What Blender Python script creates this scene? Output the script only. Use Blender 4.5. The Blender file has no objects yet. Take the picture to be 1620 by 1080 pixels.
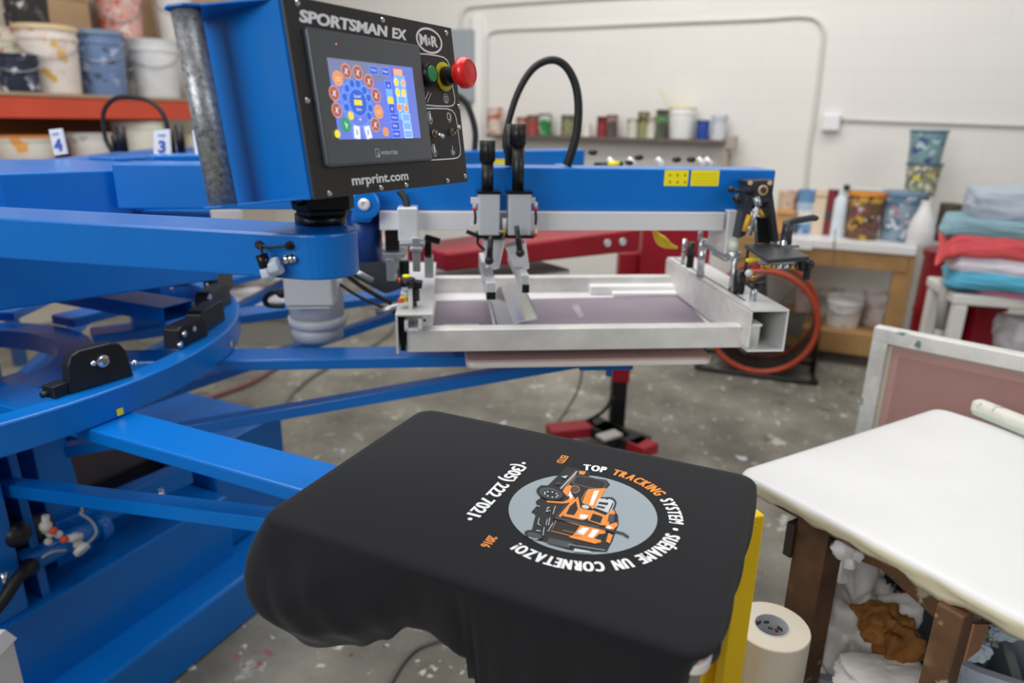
import bpy, bmesh, math, random
from mathutils import Vector, Matrix
random.seed(7)
sc = bpy.context.scene
COL = sc.collection
PI = math.pi
# ------------------------------------------------------------------ camera
FPX, YH, CAMH, ROLL = 1100.0, 190.0, 1.455, 0.016
PITCH = math.atan((540-YH)/FPX)
cam = bpy.data.cameras.new('camera'); cam_o = bpy.data.objects.new('camera', cam); COL.objects.link(cam_o)
cam.sensor_width = 36; cam.lens = FPX/1620*36; cam.clip_start = 0.05; cam.clip_end = 60
cp, sp = math.cos(PITCH), math.sin(PITCH)
c0, s0 = math.cos(ROLL), math.sin(ROLL)
right0 = Vector((1, 0, 0)); up0 = Vector((0, sp, cp)); fwd = Vector((0, cp, -sp))
cx_ = right0*c0 + up0*s0
cy_ = -right0*s0 + up0*c0
m = Matrix((cx_, cy_, -fwd)).transposed().to_4x4(); m.translation = (0, 0, CAMH)
cam_o.matrix_world = m
cam.dof.use_dof = True; cam.dof.focus_distance = 1.04; cam.dof.aperture_fstop = 2.6
sc.camera = cam_o
# ------------------------------------------------------------------ world, lights, exposure
sc.view_settings.view_transform = 'Standard'; sc.view_settings.look = 'None'
sc.view_settings.gamma = 1; sc.view_settings.use_curve_mapping = False
sc.view_settings.exposure = 0.26
w = bpy.data.worlds.new('world'); sc.world = w; w.use_nodes = True
w.node_tree.nodes['Background'].inputs[0].default_value = (0.93, 0.965, 1.0, 1)
w.node_tree.nodes['Background'].inputs[1].default_value = 0.17
def area(name, loc, target, sx, sy, power, color=(1, 1, 1)):
    l = bpy.data.lights.new(name, 'AREA'); l.shape = 'RECTANGLE'; l.size = sx; l.size_y = sy; l.energy = power; l.color = color
    o = bpy.data.objects.new(name, l); COL.objects.link(o); o.location = loc
    o.rotation_euler = (Vector(target)-Vector(loc)).to_track_quat('-Z', 'Y').to_euler()
    return o
area('key_light_rear_left', (-2.6, -2.0, 2.9), (-0.3, 2.0, 1.0), 2.8, 2.0, 98, (1.0, .99, .97))  # key light added behind the camera at left, its source unseen
area('fill_light_right', (3.6, -0.6, 3.0), (0.3, 2.2, 0.9), 2.0, 1.6, 36, (.98, .99, 1.0))  # unseen fill added to brighten the panel face and other right-facing sides
area('ceiling_strip_light', (-0.9, 1.9, 3.8), (-0.9, 1.9, 0), 3.0, 2.6, 84, (1.0, .98, .95))
area('ceiling_wall_light', (0.9, 3.7, 3.7), (1.3, 5.0, 1.0), 4.2, .8, 43, (1.0, .98, .95))
# ------------------------------------------------------------------ pixel -> place helpers
def ray(px, py):
    x = (px-810)/FPX; y = -(py-540)/FPX
    return cx_*x + cy_*y + fwd
O = Vector((0, 0, CAMH))
def atz(px, py, z): d = ray(px, py); return O + d*((z-CAMH)/d.z)
def aty(px, py, Y): d = ray(px, py); return O + d*(Y/d.y)
A0 = math.radians(24.5)
U = Vector((math.cos(A0), -math.sin(A0), 0)); V = Vector((math.sin(A0), math.cos(A0), 0)); Z = Vector((0, 0, 1))
def onV(px, py, v): d = ray(px, py); return O + d*(v/d.dot(V))
def onU(px, py, u): d = ray(px, py); return O + d*(u/d.dot(U))
C = Vector((-1.481, 1.551, 0))            # carousel centre
def RF(u, v, z): return U*u + V*v + Z*z   # room frame
def frame(org, ang):
    a = math.radians(ang); s = Vector((math.cos(a), math.sin(a), 0)); t = Vector((-math.sin(a), math.cos(a), 0)); org = Vector(org)
    return lambda x, y, z: org + s*x + t*y + Z*z
# ------------------------------------------------------------------ materials
def srgb(c):
    if isinstance(c, str): c = tuple(int(c[i:i+2], 16) for i in (0, 2, 4))
    return tuple(((v/255)/12.92 if v/255 <= .04045 else ((v/255+.055)/1.055)**2.4) for v in c)+(1,)
_m = {}
def mat(name, col, rough=.5, metal=0, var=0, scale=8, bump=0, bscale=60, coat=0, emit=0, splat=None, sheen=0, spec=None, trans=0, alpha=None):
    if name in _m: return _m[name]
    mt = bpy.data.materials.new(name); mt.use_nodes = True; nt = mt.node_tree; b = nt.nodes['Principled BSDF']
    col = srgb(col); b.inputs['Base Color'].default_value = col
    b.inputs['Roughness'].default_value = rough; b.inputs['Metallic'].default_value = metal
    if coat: b.inputs['Coat Weight'].default_value = coat; b.inputs['Coat Roughness'].default_value = .15
    if sheen: b.inputs['Sheen Weight'].default_value = sheen; b.inputs['Sheen Roughness'].default_value = .5
    if spec is not None: b.inputs['Specular IOR Level'].default_value = spec
    if trans: b.inputs['Transmission Weight'].default_value = trans
    if alpha is not None: b.inputs['Alpha'].default_value = alpha
    if emit: b.inputs['Emission Color'].default_value = col; b.inputs['Emission Strength'].default_value = emit
    tc = nt.nodes.new('ShaderNodeTexCoord'); last = None
    if var:
        n = nt.nodes.new('ShaderNodeTexNoise'); n.inputs['Scale'].default_value = scale; n.inputs['Detail'].default_value = 6
        nt.links.new(tc.outputs['Object'], n.inputs['Vector'])
        r = nt.nodes.new('ShaderNodeValToRGB'); r.color_ramp.elements[0].position = .3; r.color_ramp.elements[1].position = .7
        r.color_ramp.elements[0].color = tuple(max(0, c*(1-var)) for c in col[:3])+(1,)
        r.color_ramp.elements[1].color = tuple(min(1, c*(1+var)) for c in col[:3])+(1,)
        nt.links.new(n.outputs['Fac'], r.inputs['Fac']); last = r.outputs['Color']
        nt.links.new(last, b.inputs['Base Color'])
    if splat:
        for k, (sc_, thr, sw, colr) in enumerate(splat):   # paint marks: blotches of own colour
            n = nt.nodes.new('ShaderNodeTexNoise'); n.noise_dimensions = '4D'; n.inputs['W'].default_value = 3.1*k+1
            n.inputs['Scale'].default_value = sc_; n.inputs['Detail'].default_value = 3
            nt.links.new(tc.outputs['Object'], n.inputs['Vector'])
            r = nt.nodes.new('ShaderNodeMapRange'); r.inputs[1].default_value = thr; r.inputs[2].default_value = thr+sw
            nt.links.new(n.outputs['Fac'], r.inputs[0])
            mx = nt.nodes.new('ShaderNodeMix'); mx.data_type = 'RGBA'; mx.inputs[7].default_value = srgb(colr)
            if last: nt.links.new(last, mx.inputs[6])
            else: mx.inputs[6].default_value = col
            nt.links.new(r.outputs[0], mx.inputs[0]); last = mx.outputs[2]
        nt.links.new(last, b.inputs['Base Color'])
    if bump:
        n = nt.nodes.new('ShaderNodeTexNoise'); n.inputs['Scale'].default_value = bscale; n.inputs['Detail'].default_value = 4
        nt.links.new(tc.outputs['Object'], n.inputs['Vector'])
        bp = nt.nodes.new('ShaderNodeBump'); bp.inputs['Strength'].default_value = bump; bp.inputs['Distance'].default_value = .003
        nt.links.new(n.outputs['Fac'], bp.inputs['Height']); nt.links.new(bp.outputs['Normal'], b.inputs['Normal'])
    _m[name] = mt
    return mt
BLUE = mat('blue_powder_coat', '006CC4', .27, 0, .04, 3, .10, 500, spec=.5)
STEEL = mat('brushed_steel', 'B9BCC0', .34, .9, .08, 30)
ALU = mat('cast_aluminium', 'E6E7E9', .38, .55, .06, 20)
ANOD = mat('grey_anodised_block', 'C4C8CE', .45, .3)
WHITEP = mat('white_paint_metal', 'E6E6E8', .35)
BLACK = mat('black_plastic', '0E0F12', .42)
BLACKM = mat('black_metal', '17171A', .3, .4)
BLACKA = mat('black_anodised', '3B3837', .36, .35)
RUBBER = mat('black_rubber', '0C0C0E', .55)
RED = mat('red_machine_paint', 'A01226', .38, 0, .08, 4)
YEL = mat('yellow_sticker', 'F6E500', .5)
DKBLUE = mat('dark_blue_paint', '0B3F86', .4)
BRASS = mat('brass', 'C9A45A', .3, .9)
CHROME = mat('bright_chrome', 'DDE0E4', .16, 1)
# ------------------------------------------------------------------ object helpers
WO = {}
def tag(o, label=None, cat=None, group=None, kind=None):
    if label: o['label'] = label
    if cat: o['category'] = cat
    if group: o['group'] = group
    if kind: o['kind'] = kind
    return o
def thing(name, label, cat, loc, group=None):
    o = bpy.data.objects.new(name, None); COL.objects.link(o); o.empty_display_size = .05; o.location = loc; WO[o.name] = Vector(loc)
    return tag(o, label, cat, group)
class MB:
    def __init__(s): s.b = bmesh.new(); s.mi = 0
    def hexa(s, c, mi=0):      # 8 corners: bottom 4 ccw, top 4 ccw
        v = [s.b.verts.new(p) for p in c]
        for f in ((3,2,1,0), (4,5,6,7), (0,1,5,4), (1,2,6,5), (2,3,7,6), (3,0,4,7)):
            fc = s.b.faces.new([v[i] for i in f]); fc.material_index = mi
        return s
    def boxf(s, f, x0, x1, y0, y1, z0, z1, mi=0):
        return s.hexa([f(x0,y0,z0), f(x1,y0,z0), f(x1,y1,z0), f(x0,y1,z0), f(x0,y0,z1), f(x1,y0,z1), f(x1,y1,z1), f(x0,y1,z1)], mi)
    def bar(s, p, q, w, h, mi=0, up=Z):  # bar from p to q (centre line), width w, height h
        p, q = Vector(p), Vector(q); d = (q-p).normalized(); sd = d.cross(up).normalized()*(w/2); u = sd.cross(d).normalized()*(h/2)
        return s.hexa([p-sd-u, p+sd-u, q+sd-u, q-sd-u, p-sd+u, p+sd+u, q+sd+u, q-sd+u], mi)
    def cyl(s, p, q, r, r2=None, n=20, caps=True, mi=0):
        p, q = Vector(p), Vector(q); r2 = r if r2 is None else r2
        d = (q-p).normalized(); a = d.orthogonal().normalized(); b = d.cross(a)
        R = [[s.b.verts.new(c+(a*math.cos(2*PI*i/n)+b*math.sin(2*PI*i/n))*rr) for i in range(n)] for c, rr in ((p, r), (q, r2))]
        for i in range(n):
            f = s.b.faces.new((R[0][i], R[0][(i+1) % n], R[1][(i+1) % n], R[1][i])); f.smooth = True; f.material_index = mi
        if caps:
            s.b.faces.new(R[0][::-1]).material_index = mi; s.b.faces.new(R[1]).material_index = mi
        return s
    def lathe(s, prof, org, axis=Z, n=28, mi=0, cap=True):   # prof: (r, h)
        org = Vector(org); ax = Vector(axis).normalized(); a = ax.orthogonal().normalized(); b = ax.cross(a); R = []
        for r, h in prof:
            R.append([s.b.verts.new(org+ax*h+(a*math.cos(2*PI*i/n)+b*math.sin(2*PI*i/n))*max(r, 1e-5)) for i in range(n)])
        for k in range(len(R)-1):
            for i in range(n):
                f = s.b.faces.new((R[k][i], R[k][(i+1) % n], R[k+1][(i+1) % n], R[k+1][i])); f.material_index = mi
                f.smooth = True
        for k in range(1, len(prof)-1):      # mark hard profile corners
            v1 = Vector((prof[k][0]-prof[k-1][0], prof[k][1]-prof[k-1][1])); v2 = Vector((prof[k+1][0]-prof[k][0], prof[k+1][1]-prof[k][1]))
            if v1.length > 1e-7 and v2.length > 1e-7 and v1.angle(v2) > .6:
                for i in range(n):
                    e = s.b.edges.get((R[k][i], R[k][(i+1) % n]))
                    if e: e.smooth = False
        if cap:
            s.b.faces.new(R[0][::-1]).material_index = mi; s.b.faces.new(R[-1]).material_index = mi
        return s
    def tube(s, pts, r, n=10, mi=0, sub=6):
        P = [Vector(p) for p in pts]
        if sub > 1 and len(P) > 2:
            Q = []
            for i in range(len(P)-1):
                a, b, c, d = P[max(i-1, 0)], P[i], P[i+1], P[min(i+2, len(P)-1)]
                for k in range(sub):
                    t = k/sub; Q.append(.5*((2*b)+(c-a)*t+(2*a-5*b+4*c-d)*t*t+(3*b-a-3*c+d)*t**3))
            Q.append(P[-1]); P = Q
        R = []; a = None
        for i, p in enumerate(P):
            d = (P[min(i+1, len(P)-1)]-P[max(i-1, 0)]).normalized()
            a = d.orthogonal().normalized() if a is None else (a-d*a.dot(d)).normalized()
            b = d.cross(a); rr = r(i/(len(P)-1)) if callable(r) else r
            R.append([s.b.verts.new(p+(a*math.cos(2*PI*k/n)+b*math.sin(2*PI*k/n))*rr) for k in range(n)])
        for i in range(len(R)-1):
            for k in range(n):
                f = s.b.faces.new((R[i][k], R[i][(k+1) % n], R[i+1][(k+1) % n], R[i+1][k])); f.smooth = True; f.material_index = mi
        s.b.faces.new(R[0][::-1]).material_index = mi; s.b.faces.new(R[-1]).material_index = mi
        return s
    def prism(s, poly, f0, f1, mi=0, smooth=False):  # poly of 2D, f0/f1 map 2D -> 3D for two caps
        a = [s.b.verts.new(f0(*p)) for p in poly]; b = [s.b.verts.new(f1(*p)) for p in poly]; n = len(poly)
        for i in range(n):
            f = s.b.faces.new((a[i], a[(i+1) % n], b[(i+1) % n], b[i])); f.material_index = mi; f.smooth = smooth
        s.b.faces.new(a[::-1]).material_index = mi; s.b.faces.new(b).material_index = mi
        return s
    def flat(s, poly, f, mi=0):
        s.b.faces.new([s.b.verts.new(f(*p)) for p in poly]).material_index = mi; return s
    def ball(s, c, r, sz=None, mi=0, n=16):
        mm = Matrix.Translation(c) @ Matrix.Diagonal((*(sz or (1, 1, 1)), 1))
        g = bmesh.ops.create_uvsphere(s.b, u_segments=n, v_segments=n//2, radius=r, matrix=mm)
        for v in g['verts']:
            for f in v.link_faces: f.smooth = True; f.material_index = mi
        return s
    def torus(s, c, axis, R, r, n=40, k=10, mi=0):
        ax = Vector(axis).normalized(); a = ax.orthogonal().normalized(); b = ax.cross(a)
        G = []
        for i in range(n):
            d = a*math.cos(2*PI*i/n)+b*math.sin(2*PI*i/n)
            G.append([s.b.verts.new(Vector(c)+d*(R+r*math.cos(2*PI*j/k))+ax*r*math.sin(2*PI*j/k)) for j in range(k)])
        for i in range(n):
            for j in range(k):
                f = s.b.faces.new((G[i][j], G[(i+1) % n][j], G[(i+1) % n][(j+1) % k], G[i][(j+1) % k])); f.smooth = True; f.material_index = mi
        return s
    def build(s, name, mats, parent=None, bev=0, normals=True, label=None, org=None, sub=0, seg=2):
        if normals: bmesh.ops.recalc_face_normals(s.b, faces=s.b.faces)
        o_ = WO[parent.name] if parent is not None else (Vector(org) if org is not None else Vector((0, 0, 0)))
        for v in s.b.verts: v.co -= o_
        me = bpy.data.meshes.new(name); s.b.to_mesh(me); s.b.free()
        o = bpy.data.objects.new(name, me); COL.objects.link(o)
        for mm in (mats if isinstance(mats, (list, tuple)) else [mats]): me.materials.append(mm)
        if parent is not None: o.parent = parent; WO[o.name] = o_
        else: o.location = o_; WO[o.name] = o_
        if bev:
            md = o.modifiers.new('bevel', 'BEVEL'); md.width = bev; md.segments = seg; md.limit_method = 'ANGLE'; md.angle_limit = math.radians(40); md.harden_normals = False
        if sub: md = o.modifiers.new('sub', 'SUBSURF'); md.levels = sub; md.render_levels = sub
        if label: o['label'] = label
        return o
def glyphs(body, size, bold=0, shear=0, xs=1.0):
    cu = bpy.data.curves.new('txt', 'FONT'); cu.body = body; cu.size = size; cu.offset = bold; cu.shear = shear; cu.resolution_u = 3
    o = bpy.data.objects.new('txt', cu); me = bpy.data.meshes.new_from_object(o)
    vs = [(v.co.x*xs, v.co.y) for v in me.vertices]; fs = [tuple(p.vertices) for p in me.polygons]
    bpy.data.objects.remove(o); bpy.data.curves.remove(cu); bpy.data.meshes.remove(me)
    return vs, fs
def text_into(mb, body, size, f, mi=0, bold=0, shear=0, xs=1.0, fit=None, center=False, strike=0):
    if strike:
        o0 = f(0, 0); nn_ = (f(.01, 0)-o0).cross(f(0, .01)-o0).normalized()*.00006
        for k_ in (-1, 1): text_into(mb, body, size, (lambda x, y, k_=k_: f(x+k_*strike, y)+nn_*(k_+1)), mi, bold, shear, xs, fit, center)
        return   # f maps (x, y) on the surface to 3D
    vs, fs = glyphs(body, size, bold, shear, xs)
    if not vs: return
    x0 = min(v[0] for v in vs); x1 = max(v[0] for v in vs); k = fit/(x1-x0) if fit else 1
    off = -(x1-x0)*k/2 if center else 0
    V_ = [mb.b.verts.new(f((x-x0)*k+off, y)) for x, y in vs]
    for q in fs:
        try: mb.b.faces.new([V_[i] for i in q]).material_index = mi
        except ValueError: pass
def circ(cx, cy, r, n=24, ry=None): return [(cx+r*math.cos(2*PI*i/n), cy+(ry or r)*math.sin(2*PI*i/n)) for i in range(n)]
def rrect(x0, y0, x1, y1, r, n=5, corners=(1, 1, 1, 1)):
    P = []
    for k, (cx, cy, a0) in enumerate(((x1-r, y0+r, -90), (x1-r, y1-r, 0), (x0+r, y1-r, 90), (x0+r, y0+r, 180))):
        if corners[k]:
            for i in range(n+1): a = math.radians(a0+90*i/n); P.append((cx+r*math.cos(a), cy+r*math.sin(a)))
        else: P.append(((x1, y0), (x1, y1), (x0, y1), (x0, y0))[k])
    return P
def ring2(mb, outer, inner, f, mi=0):   # flat band between two outlines of equal count
    a = [mb.b.verts.new(f(*p)) for p in outer]; b = [mb.b.verts.new(f(*p)) for p in inner]; n = len(a)
    for i in range(n): mb.b.faces.new((a[i], a[(i+1) % n], b[(i+1) % n], b[i])).material_index = mi
# ================================================================== SETTING
WV, WU = 5.42, -5.1
# concrete floor
def floor_mat():
    mt = bpy.data.materials.new('paint_spattered_concrete'); mt.use_nodes = True; nt = mt.node_tree; b = nt.nodes['Principled BSDF']; L = nt.links.new
    tc = nt.nodes.new('ShaderNodeTexCoord')
    def noise(scale, det=6, w_=0, rough=.55):
        n = nt.nodes.new('ShaderNodeTexNoise'); n.noise_dimensions = '4D'; n.inputs['W'].default_value = w_; n.inputs['Scale'].default_value = scale; n.inputs['Detail'].default_value = det; n.inputs['Roughness'].default_value = rough
        L(tc.outputs['Object'], n.inputs['Vector']); return n.outputs['Fac']
    r = nt.nodes.new('ShaderNodeValToRGB'); L(noise(2.2, 8, 0, .62), r.inputs['Fac'])
    e = r.color_ramp.elements; e[0].position = .33; e[0].color = srgb('5F5B52'); e[1].position = .68; e[1].color = srgb('A39F92')
    n3 = e.new(.5); n3.color = srgb('838075')
    last = r.outputs['Color']
    for sc_, thr, sw, colr, w_ in ((9, .62, .05, 'B4B3AA', 1), (14, .655, .03, '93606A', 2), (11, .67, .02, 'C3CBD2', 3), (5, .64, .06, '57534A', 4), (17, .655, .02, 'D2CFC4', 5), (20, .68, .02, '7F8FA6', 6), (3.2, .70, .03, 'A9A35E', 7), (30, .665, .02, 'DAD9D2', 8), (22, .67, .02, '6E4A50', 9)):
        mr = nt.nodes.new('ShaderNodeMapRange'); mr.inputs[1].default_value = thr; mr.inputs[2].default_value = thr+sw; L(noise(sc_, 4, w_*7.3), mr.inputs[0])
        mx = nt.nodes.new('ShaderNodeMix'); mx.data_type = 'RGBA'; L(mr.outputs[0], mx.inputs[0]); L(last, mx.inputs[6]); mx.inputs[7].default_value = srgb(colr); last = mx.outputs[2]
    L(last, b.inputs['Base Color']); b.inputs['Roughness'].default_value = .55
    bp = nt.nodes.new('ShaderNodeBump'); bp.inputs['Strength'].default_value = .3; bp.inputs['Distance'].default_value = .004; L(noise(40), bp.inputs['Height']); L(bp.outputs['Normal'], b.inputs['Normal'])
    return mt
b = MB(); b.boxf(RF, WU-.3, 5.5, -3.0, WV+.3, -.1, 0); tag(b.build('floor', floor_mat()), kind='structure')
def wall_mat():
    mt = bpy.data.materials.new('painted_block_wall'); mt.use_nodes = True; nt = mt.node_tree; b = nt.nodes['Principled BSDF']; L = nt.links.new
    tc = nt.nodes.new('ShaderNodeTexCoord'); mp = nt.nodes.new('ShaderNodeMapping'); L(tc.outputs['Object'], mp.inputs['Vector'])
    mp.inputs['Rotation'].default_value = (PI/2, 0, 0)
    br = nt.nodes.new('ShaderNodeTexBrick'); br.inputs['Scale'].default_value = 1; br.inputs['Brick Width'].default_value = .4; br.inputs['Row Height'].default_value = .2; br.inputs['Mortar Size'].default_value = .004; br.inputs['Mortar Smooth'].default_value = .6
    br.inputs['Color1'].default_value = srgb('E4E1DC'); br.inputs['Color2'].default_value = srgb('E2DFDA'); br.inputs['Mortar'].default_value = srgb('DEDBD6')
    L(mp.outputs['Vector'], br.inputs['Vector']); L(br.outputs['Color'], b.inputs['Base Color']); b.inputs['Roughness'].default_value = .7
    n = nt.nodes.new('ShaderNodeTexNoise'); n.inputs['Scale'].default_value = 60; L(tc.outputs['Object'], n.inputs['Vector'])
    bp = nt.nodes.new('ShaderNodeBump'); bp.inputs['Strength'].default_value = .2; bp.inputs['Distance'].default_value = .004; L(n.outputs['Fac'], bp.inputs['Height'])
    L(bp.outputs['Normal'], b.inputs['Normal'])
    return mt
WM = wall_mat()
def aligned(o):   # rotate a room-frame mesh object so its local axes follow the room
    R = Matrix.Rotation(-A0, 4, 'Z'); o.data.transform(R.inverted() @ Matrix.Translation(o.location)); o.location = (0, 0, 0); o.rotation_euler = (0, 0, -A0); return o
b = MB(); b.boxf(RF, WU-.3, 5.5, WV, WV+.3, 0, 4.2); tag(aligned(b.build('wall_back', WM)), kind='structure')
b = MB(); b.boxf(RF, WU-.3, WU, -1.0, WV, 0, 4.2); tag(b.build('wall_left', mat('painted_side_wall', 'CFC6B8', .7)), kind='structure')
# door casing near the grey box (white vertical trim)
pd = onV(758, 120, WV); du = pd.dot(U)
b = MB(); b.boxf(RF, du-.045, du+.045, WV-.04, WV+.01, 0, 2.25); tag(b.build('trim_1', mat('white_trim', 'EFEDEA', .5), bev=.004), kind='structure')
# conduits
CON = mat('painted_conduit', 'D3D0CB', .45)
def wp(px, py, off=.015): p = onV(px, py, WV-off); return p
b = MB(); b.tube([wp(771, 215), wp(771, 150), wp(772, 80), wp(774, 54), wp(800, 47), wp(900, 43), wp(1050, 36), wp(1200, 30), wp(1262, 26), wp(1290, 30), wp(1303, 48), wp(1301, 80), wp(1292, 160), wp(1280, 240), wp(1272, 330)], .011)
tag(b.build('electrical_conduit', CON), 'long white painted conduit looping across back wall over the paint shelf', 'conduit')
b = MB(); b.tube([wp(730, 60), wp(731, 30), wp(737, 15), wp(760, 9), wp(900, -1), wp(1100, -12)], .013)
tag(b.build('electrical_conduit', CON), 'upper painted conduit rising to the frame top above the grey electrical box', 'conduit')
b = MB(); b.tube([wp(1328, 189), wp(1450, 193), wp(1620, 199), wp(1800, 205)], .011, sub=1)
tag(b.build('electrical_conduit', CON), 'straight grey conduit running right from the white junction box', 'conduit')
jb = thing('junction_box', 'small white junction box on back wall with conduit to its right', 'junction box', wp(1315, 195, 0))
p = wp(1315, 194, 0); pu, pz = p.dot(U), p.z
b = MB(); b.boxf(RF, pu-.055, pu+.055, WV-.06, WV, pz-.055, pz+.055); b.build('box', WHITEP, jb, bev=.006)
b = MB(); b.boxf(RF, pu-.045, pu+.045, WV-.066, WV-.058, pz-.045, pz+.045); b.build('cover', WHITEP, jb, bev=.002)
eb = thing('electrical_box', 'grey metal electrical box on back wall behind the control panel', 'electrical box', wp(730, 105, 0))
pa = onV(708, 160, WV-.12); pb = onV(744, 45, WV-.12)
b = MB(); b.boxf(RF, pa.dot(U), pb.dot(U), WV-.12, WV-.002, pa.z, pb.z); b.build('housing', mat('grey_box_paint', '9FA6AC', .5), eb, bev=.006)
b = MB(); b.boxf(RF, pa.dot(U)+.01, pb.dot(U)-.01, WV-.13, WV-.118, pa.z+.01, pb.z-.01); b.build('door', mat('grey_box_paint', '9FA6AC', .5), eb, bev=.003)
# ================================================================== PRESS BASE
CF = frame(C, -24.5)
press = thing('press_base', 'blue screen printing press base with low cabinet, column and hub on floor', 'printing press', (C.x, C.y, 0))
b = MB(); b.boxf(CF, -.55, .445, -.75, .54, .03, .362); b.build('cabinet', BLUE, press, bev=.006)
b = MB(); b.boxf(CF, .40, .556, -1.3, .68, 0, .155); b.build('foot_rail', BLUE, press, bev=.012, seg=3)
b = MB(); b.boxf(CF, -.55, -.42, -1.0, .66, 0, .14); b.build('foot_rail', BLUE, press, bev=.012)
b = MB(); b.boxf(CF, -.45, .39, .55, .845, .02, .50); b.build('rear_cabinet', BLUE, press, bev=.006)
b = MB(); b.lathe([(.21, .3), (.21, 1.12), (.26, 1.14), (.26, 1.2)], C, n=32); b.build('column', BLUE, press)
b = MB(); b.boxf(CF, .16, .43, -.55, -.035, .36, .855); b.build('lift_housing', BLUE, press, bev=.006)
b = MB(); b.hexa([CF(.30,.01,.36), CF(.42,.0,.36), CF(.42,.02,.36), CF(.30,.03,.36), CF(.3,.02,.84), CF(.36,.02,.84), CF(.36,.04,.84), CF(.3,.04,.84)]); b.build('gusset_plate', BLUE, press, bev=.003)
b = MB(); b.hexa([CF(.18,.09,.36), CF(.34,.09,.36), CF(.34,.19,.36), CF(.18,.19,.36), CF(.2,.1,.84), CF(.32,.1,.84), CF(.32,.17,.84), CF(.2,.17,.84)]); b.build('gusset_plate', BLUE, press, bev=.004)
b = MB(); b.bar(CF(.32, -.1, .47), CF(.36, .48, .45), .05, .06); b.build('cross_bar', BLUE, press, bev=.004)
b = MB(); b.bar(CF(.1, .30, .56), CF(.30, .36, .76), .07, .03); b.bar(CF(.1, .40, .56), CF(.30, .46, .76), .05, .03); b.build('link_arm', BLUE, press, bev=.004)
# pneumatics on top of the cabinet
def oc(px, py, u): return onU(px, py, C.dot(U)+u)
b = MB(); b.cyl(oc(25, 895, .40), oc(160, 832, .38), .03); b.cyl(oc(150, 838, .38), oc(166, 829, .38), .036); b.build('air_cylinder', BLUE, press, label='blue air cylinder')
b = MB(); b.cyl(oc(205, 778, .33), oc(168, 797, .33), .011); b.cyl(oc(162, 800, .33), oc(140, 812, .33), .018); b.build('piston_rod', CHROME, press)
b = MB(); b.cyl(oc(0, 848, .36), oc(70, 835, .36), .04); b.ball(oc(45, 898, .43), .022); b.ball(oc(25, 845, .42), .03); b.build('air_valve', BLACK, press)
FIT = mat('white_fitting', 'D9D7D0', .4); ORG = mat('orange_fitting', 'E0532A', .5)
b = MB()
for q, r in (((72, 832), .014), ((80, 842), .012), ((92, 845), .010), ((118, 850), .013), ((124, 862), .012), ((76, 856), .009)): b.ball(oc(*q, .44), r)
b.cyl(oc(72, 842, .44), oc(72, 815, .44), .008); b.cyl(oc(105, 852, .45), oc(128, 848, .45), .009); b.cyl(oc(126, 866, .46), oc(132, 872, .47), .018)
for q in ((84, 839), (101, 853)): b.ball(oc(*q, .452), .009, mi=1)
b.build('air_fitting', [FIT, ORG], press)
TUB = mat('clear_air_tube', '9AA3AC', .3)
b = MB(); b.tube([oc(100, 788, .42), oc(122, 790, .43), oc(130, 806, .43), oc(126, 812, .43)], .0035); b.build('air_tube', TUB, press); b = MB(); b.tube([oc(126, 812, .43), oc(145, 825, .44), oc(152, 843, .45), oc(138, 860, .45)], .0035); b.build('air_tube', TUB, press); b = MB(); b.tube([oc(66, 882, .45), oc(82, 873, .45), oc(104, 870, .45)], .0035); b.build('air_tube', TUB, press)
b = MB(); b.tube([oc(52, 893, .44), oc(30, 912, .47), oc(0, 955, .47), oc(-40, 1000, .47)], .014); b.build('power_cable', RUBBER, press)
for p_, q_, r_ in (((254, 774, .42), (258, 806, .42), .0075), ((214, 735, .2), (222, 728, .2), .012), ((232, 738, .2), (262, 720, .2), .012), ((268, 743, .25), (276, 738, .25), .010), ((292, 729, .25), (299, 725, .25), .008), ((5, 905, .46), (9, 930, .46), .006)):
    b = MB(); b.cyl(oc(*p_), oc(*q_), r_); b.build('chrome_pin', CHROME, press)
b = MB(); b.boxf(CF, -.1, .24, .05, .50, .363, .48); b.build('mechanism_block', BLACKM, press, bev=.006)
# hub and fixed arms above
h0 = atz(0, 275, 1.336); h1 = atz(204, 268, 1.336)
hb = [(h1.x, h1.y), (h0.x, h0.y), (h0.x-.3, h0.y-.18), (-1.75, 1.30), (-1.95, 1.55), (-1.75, 1.8), (-1.2, 1.93), (-.93, 1.84)]
b = MB(); b.prism(hb, lambda x, y: Vector((x, y, 1.235)), lambda x, y: Vector((x, y, 1.336))); b.build('hub_cover', BLUE, press, bev=.004)
q0 = atz(0, 492, 1.08); q1 = atz(345, 443, 1.08)
lh = [(q1.x, q1.y), (q0.x, q0.y), (q0.x-.35, q0.y-.22), (-1.9, 1.3), (-1.9, 1.7), (-1.2, 1.95), (-.78, 1.80)]
b = MB(); b.prism(lh, lambda x, y: Vector((x, y, 1.08)), lambda x, y: Vector((x, y, 1.236))); b.build('hub_housing', BLUE, press, bev=.004)
# open ended rectangular tube
b = MB()
for (t0, t1, z0, z1) in ((.352, .444, .962, .965), (.352, .444, .997, 1.0), (.352, .356, .965, .997), (.440, .444, .965, .997)): b.boxf(CF, -.15, .515, t0, t1, z0, z1)
b.build('indexer_tube', BLUE, press)
b = MB(); b.boxf(CF, -.15, .3, .357, .439, .966, .996); b.build('tube_shade_fill', RUBBER, press)  # black filler standing in for the shade inside the open tube
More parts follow.
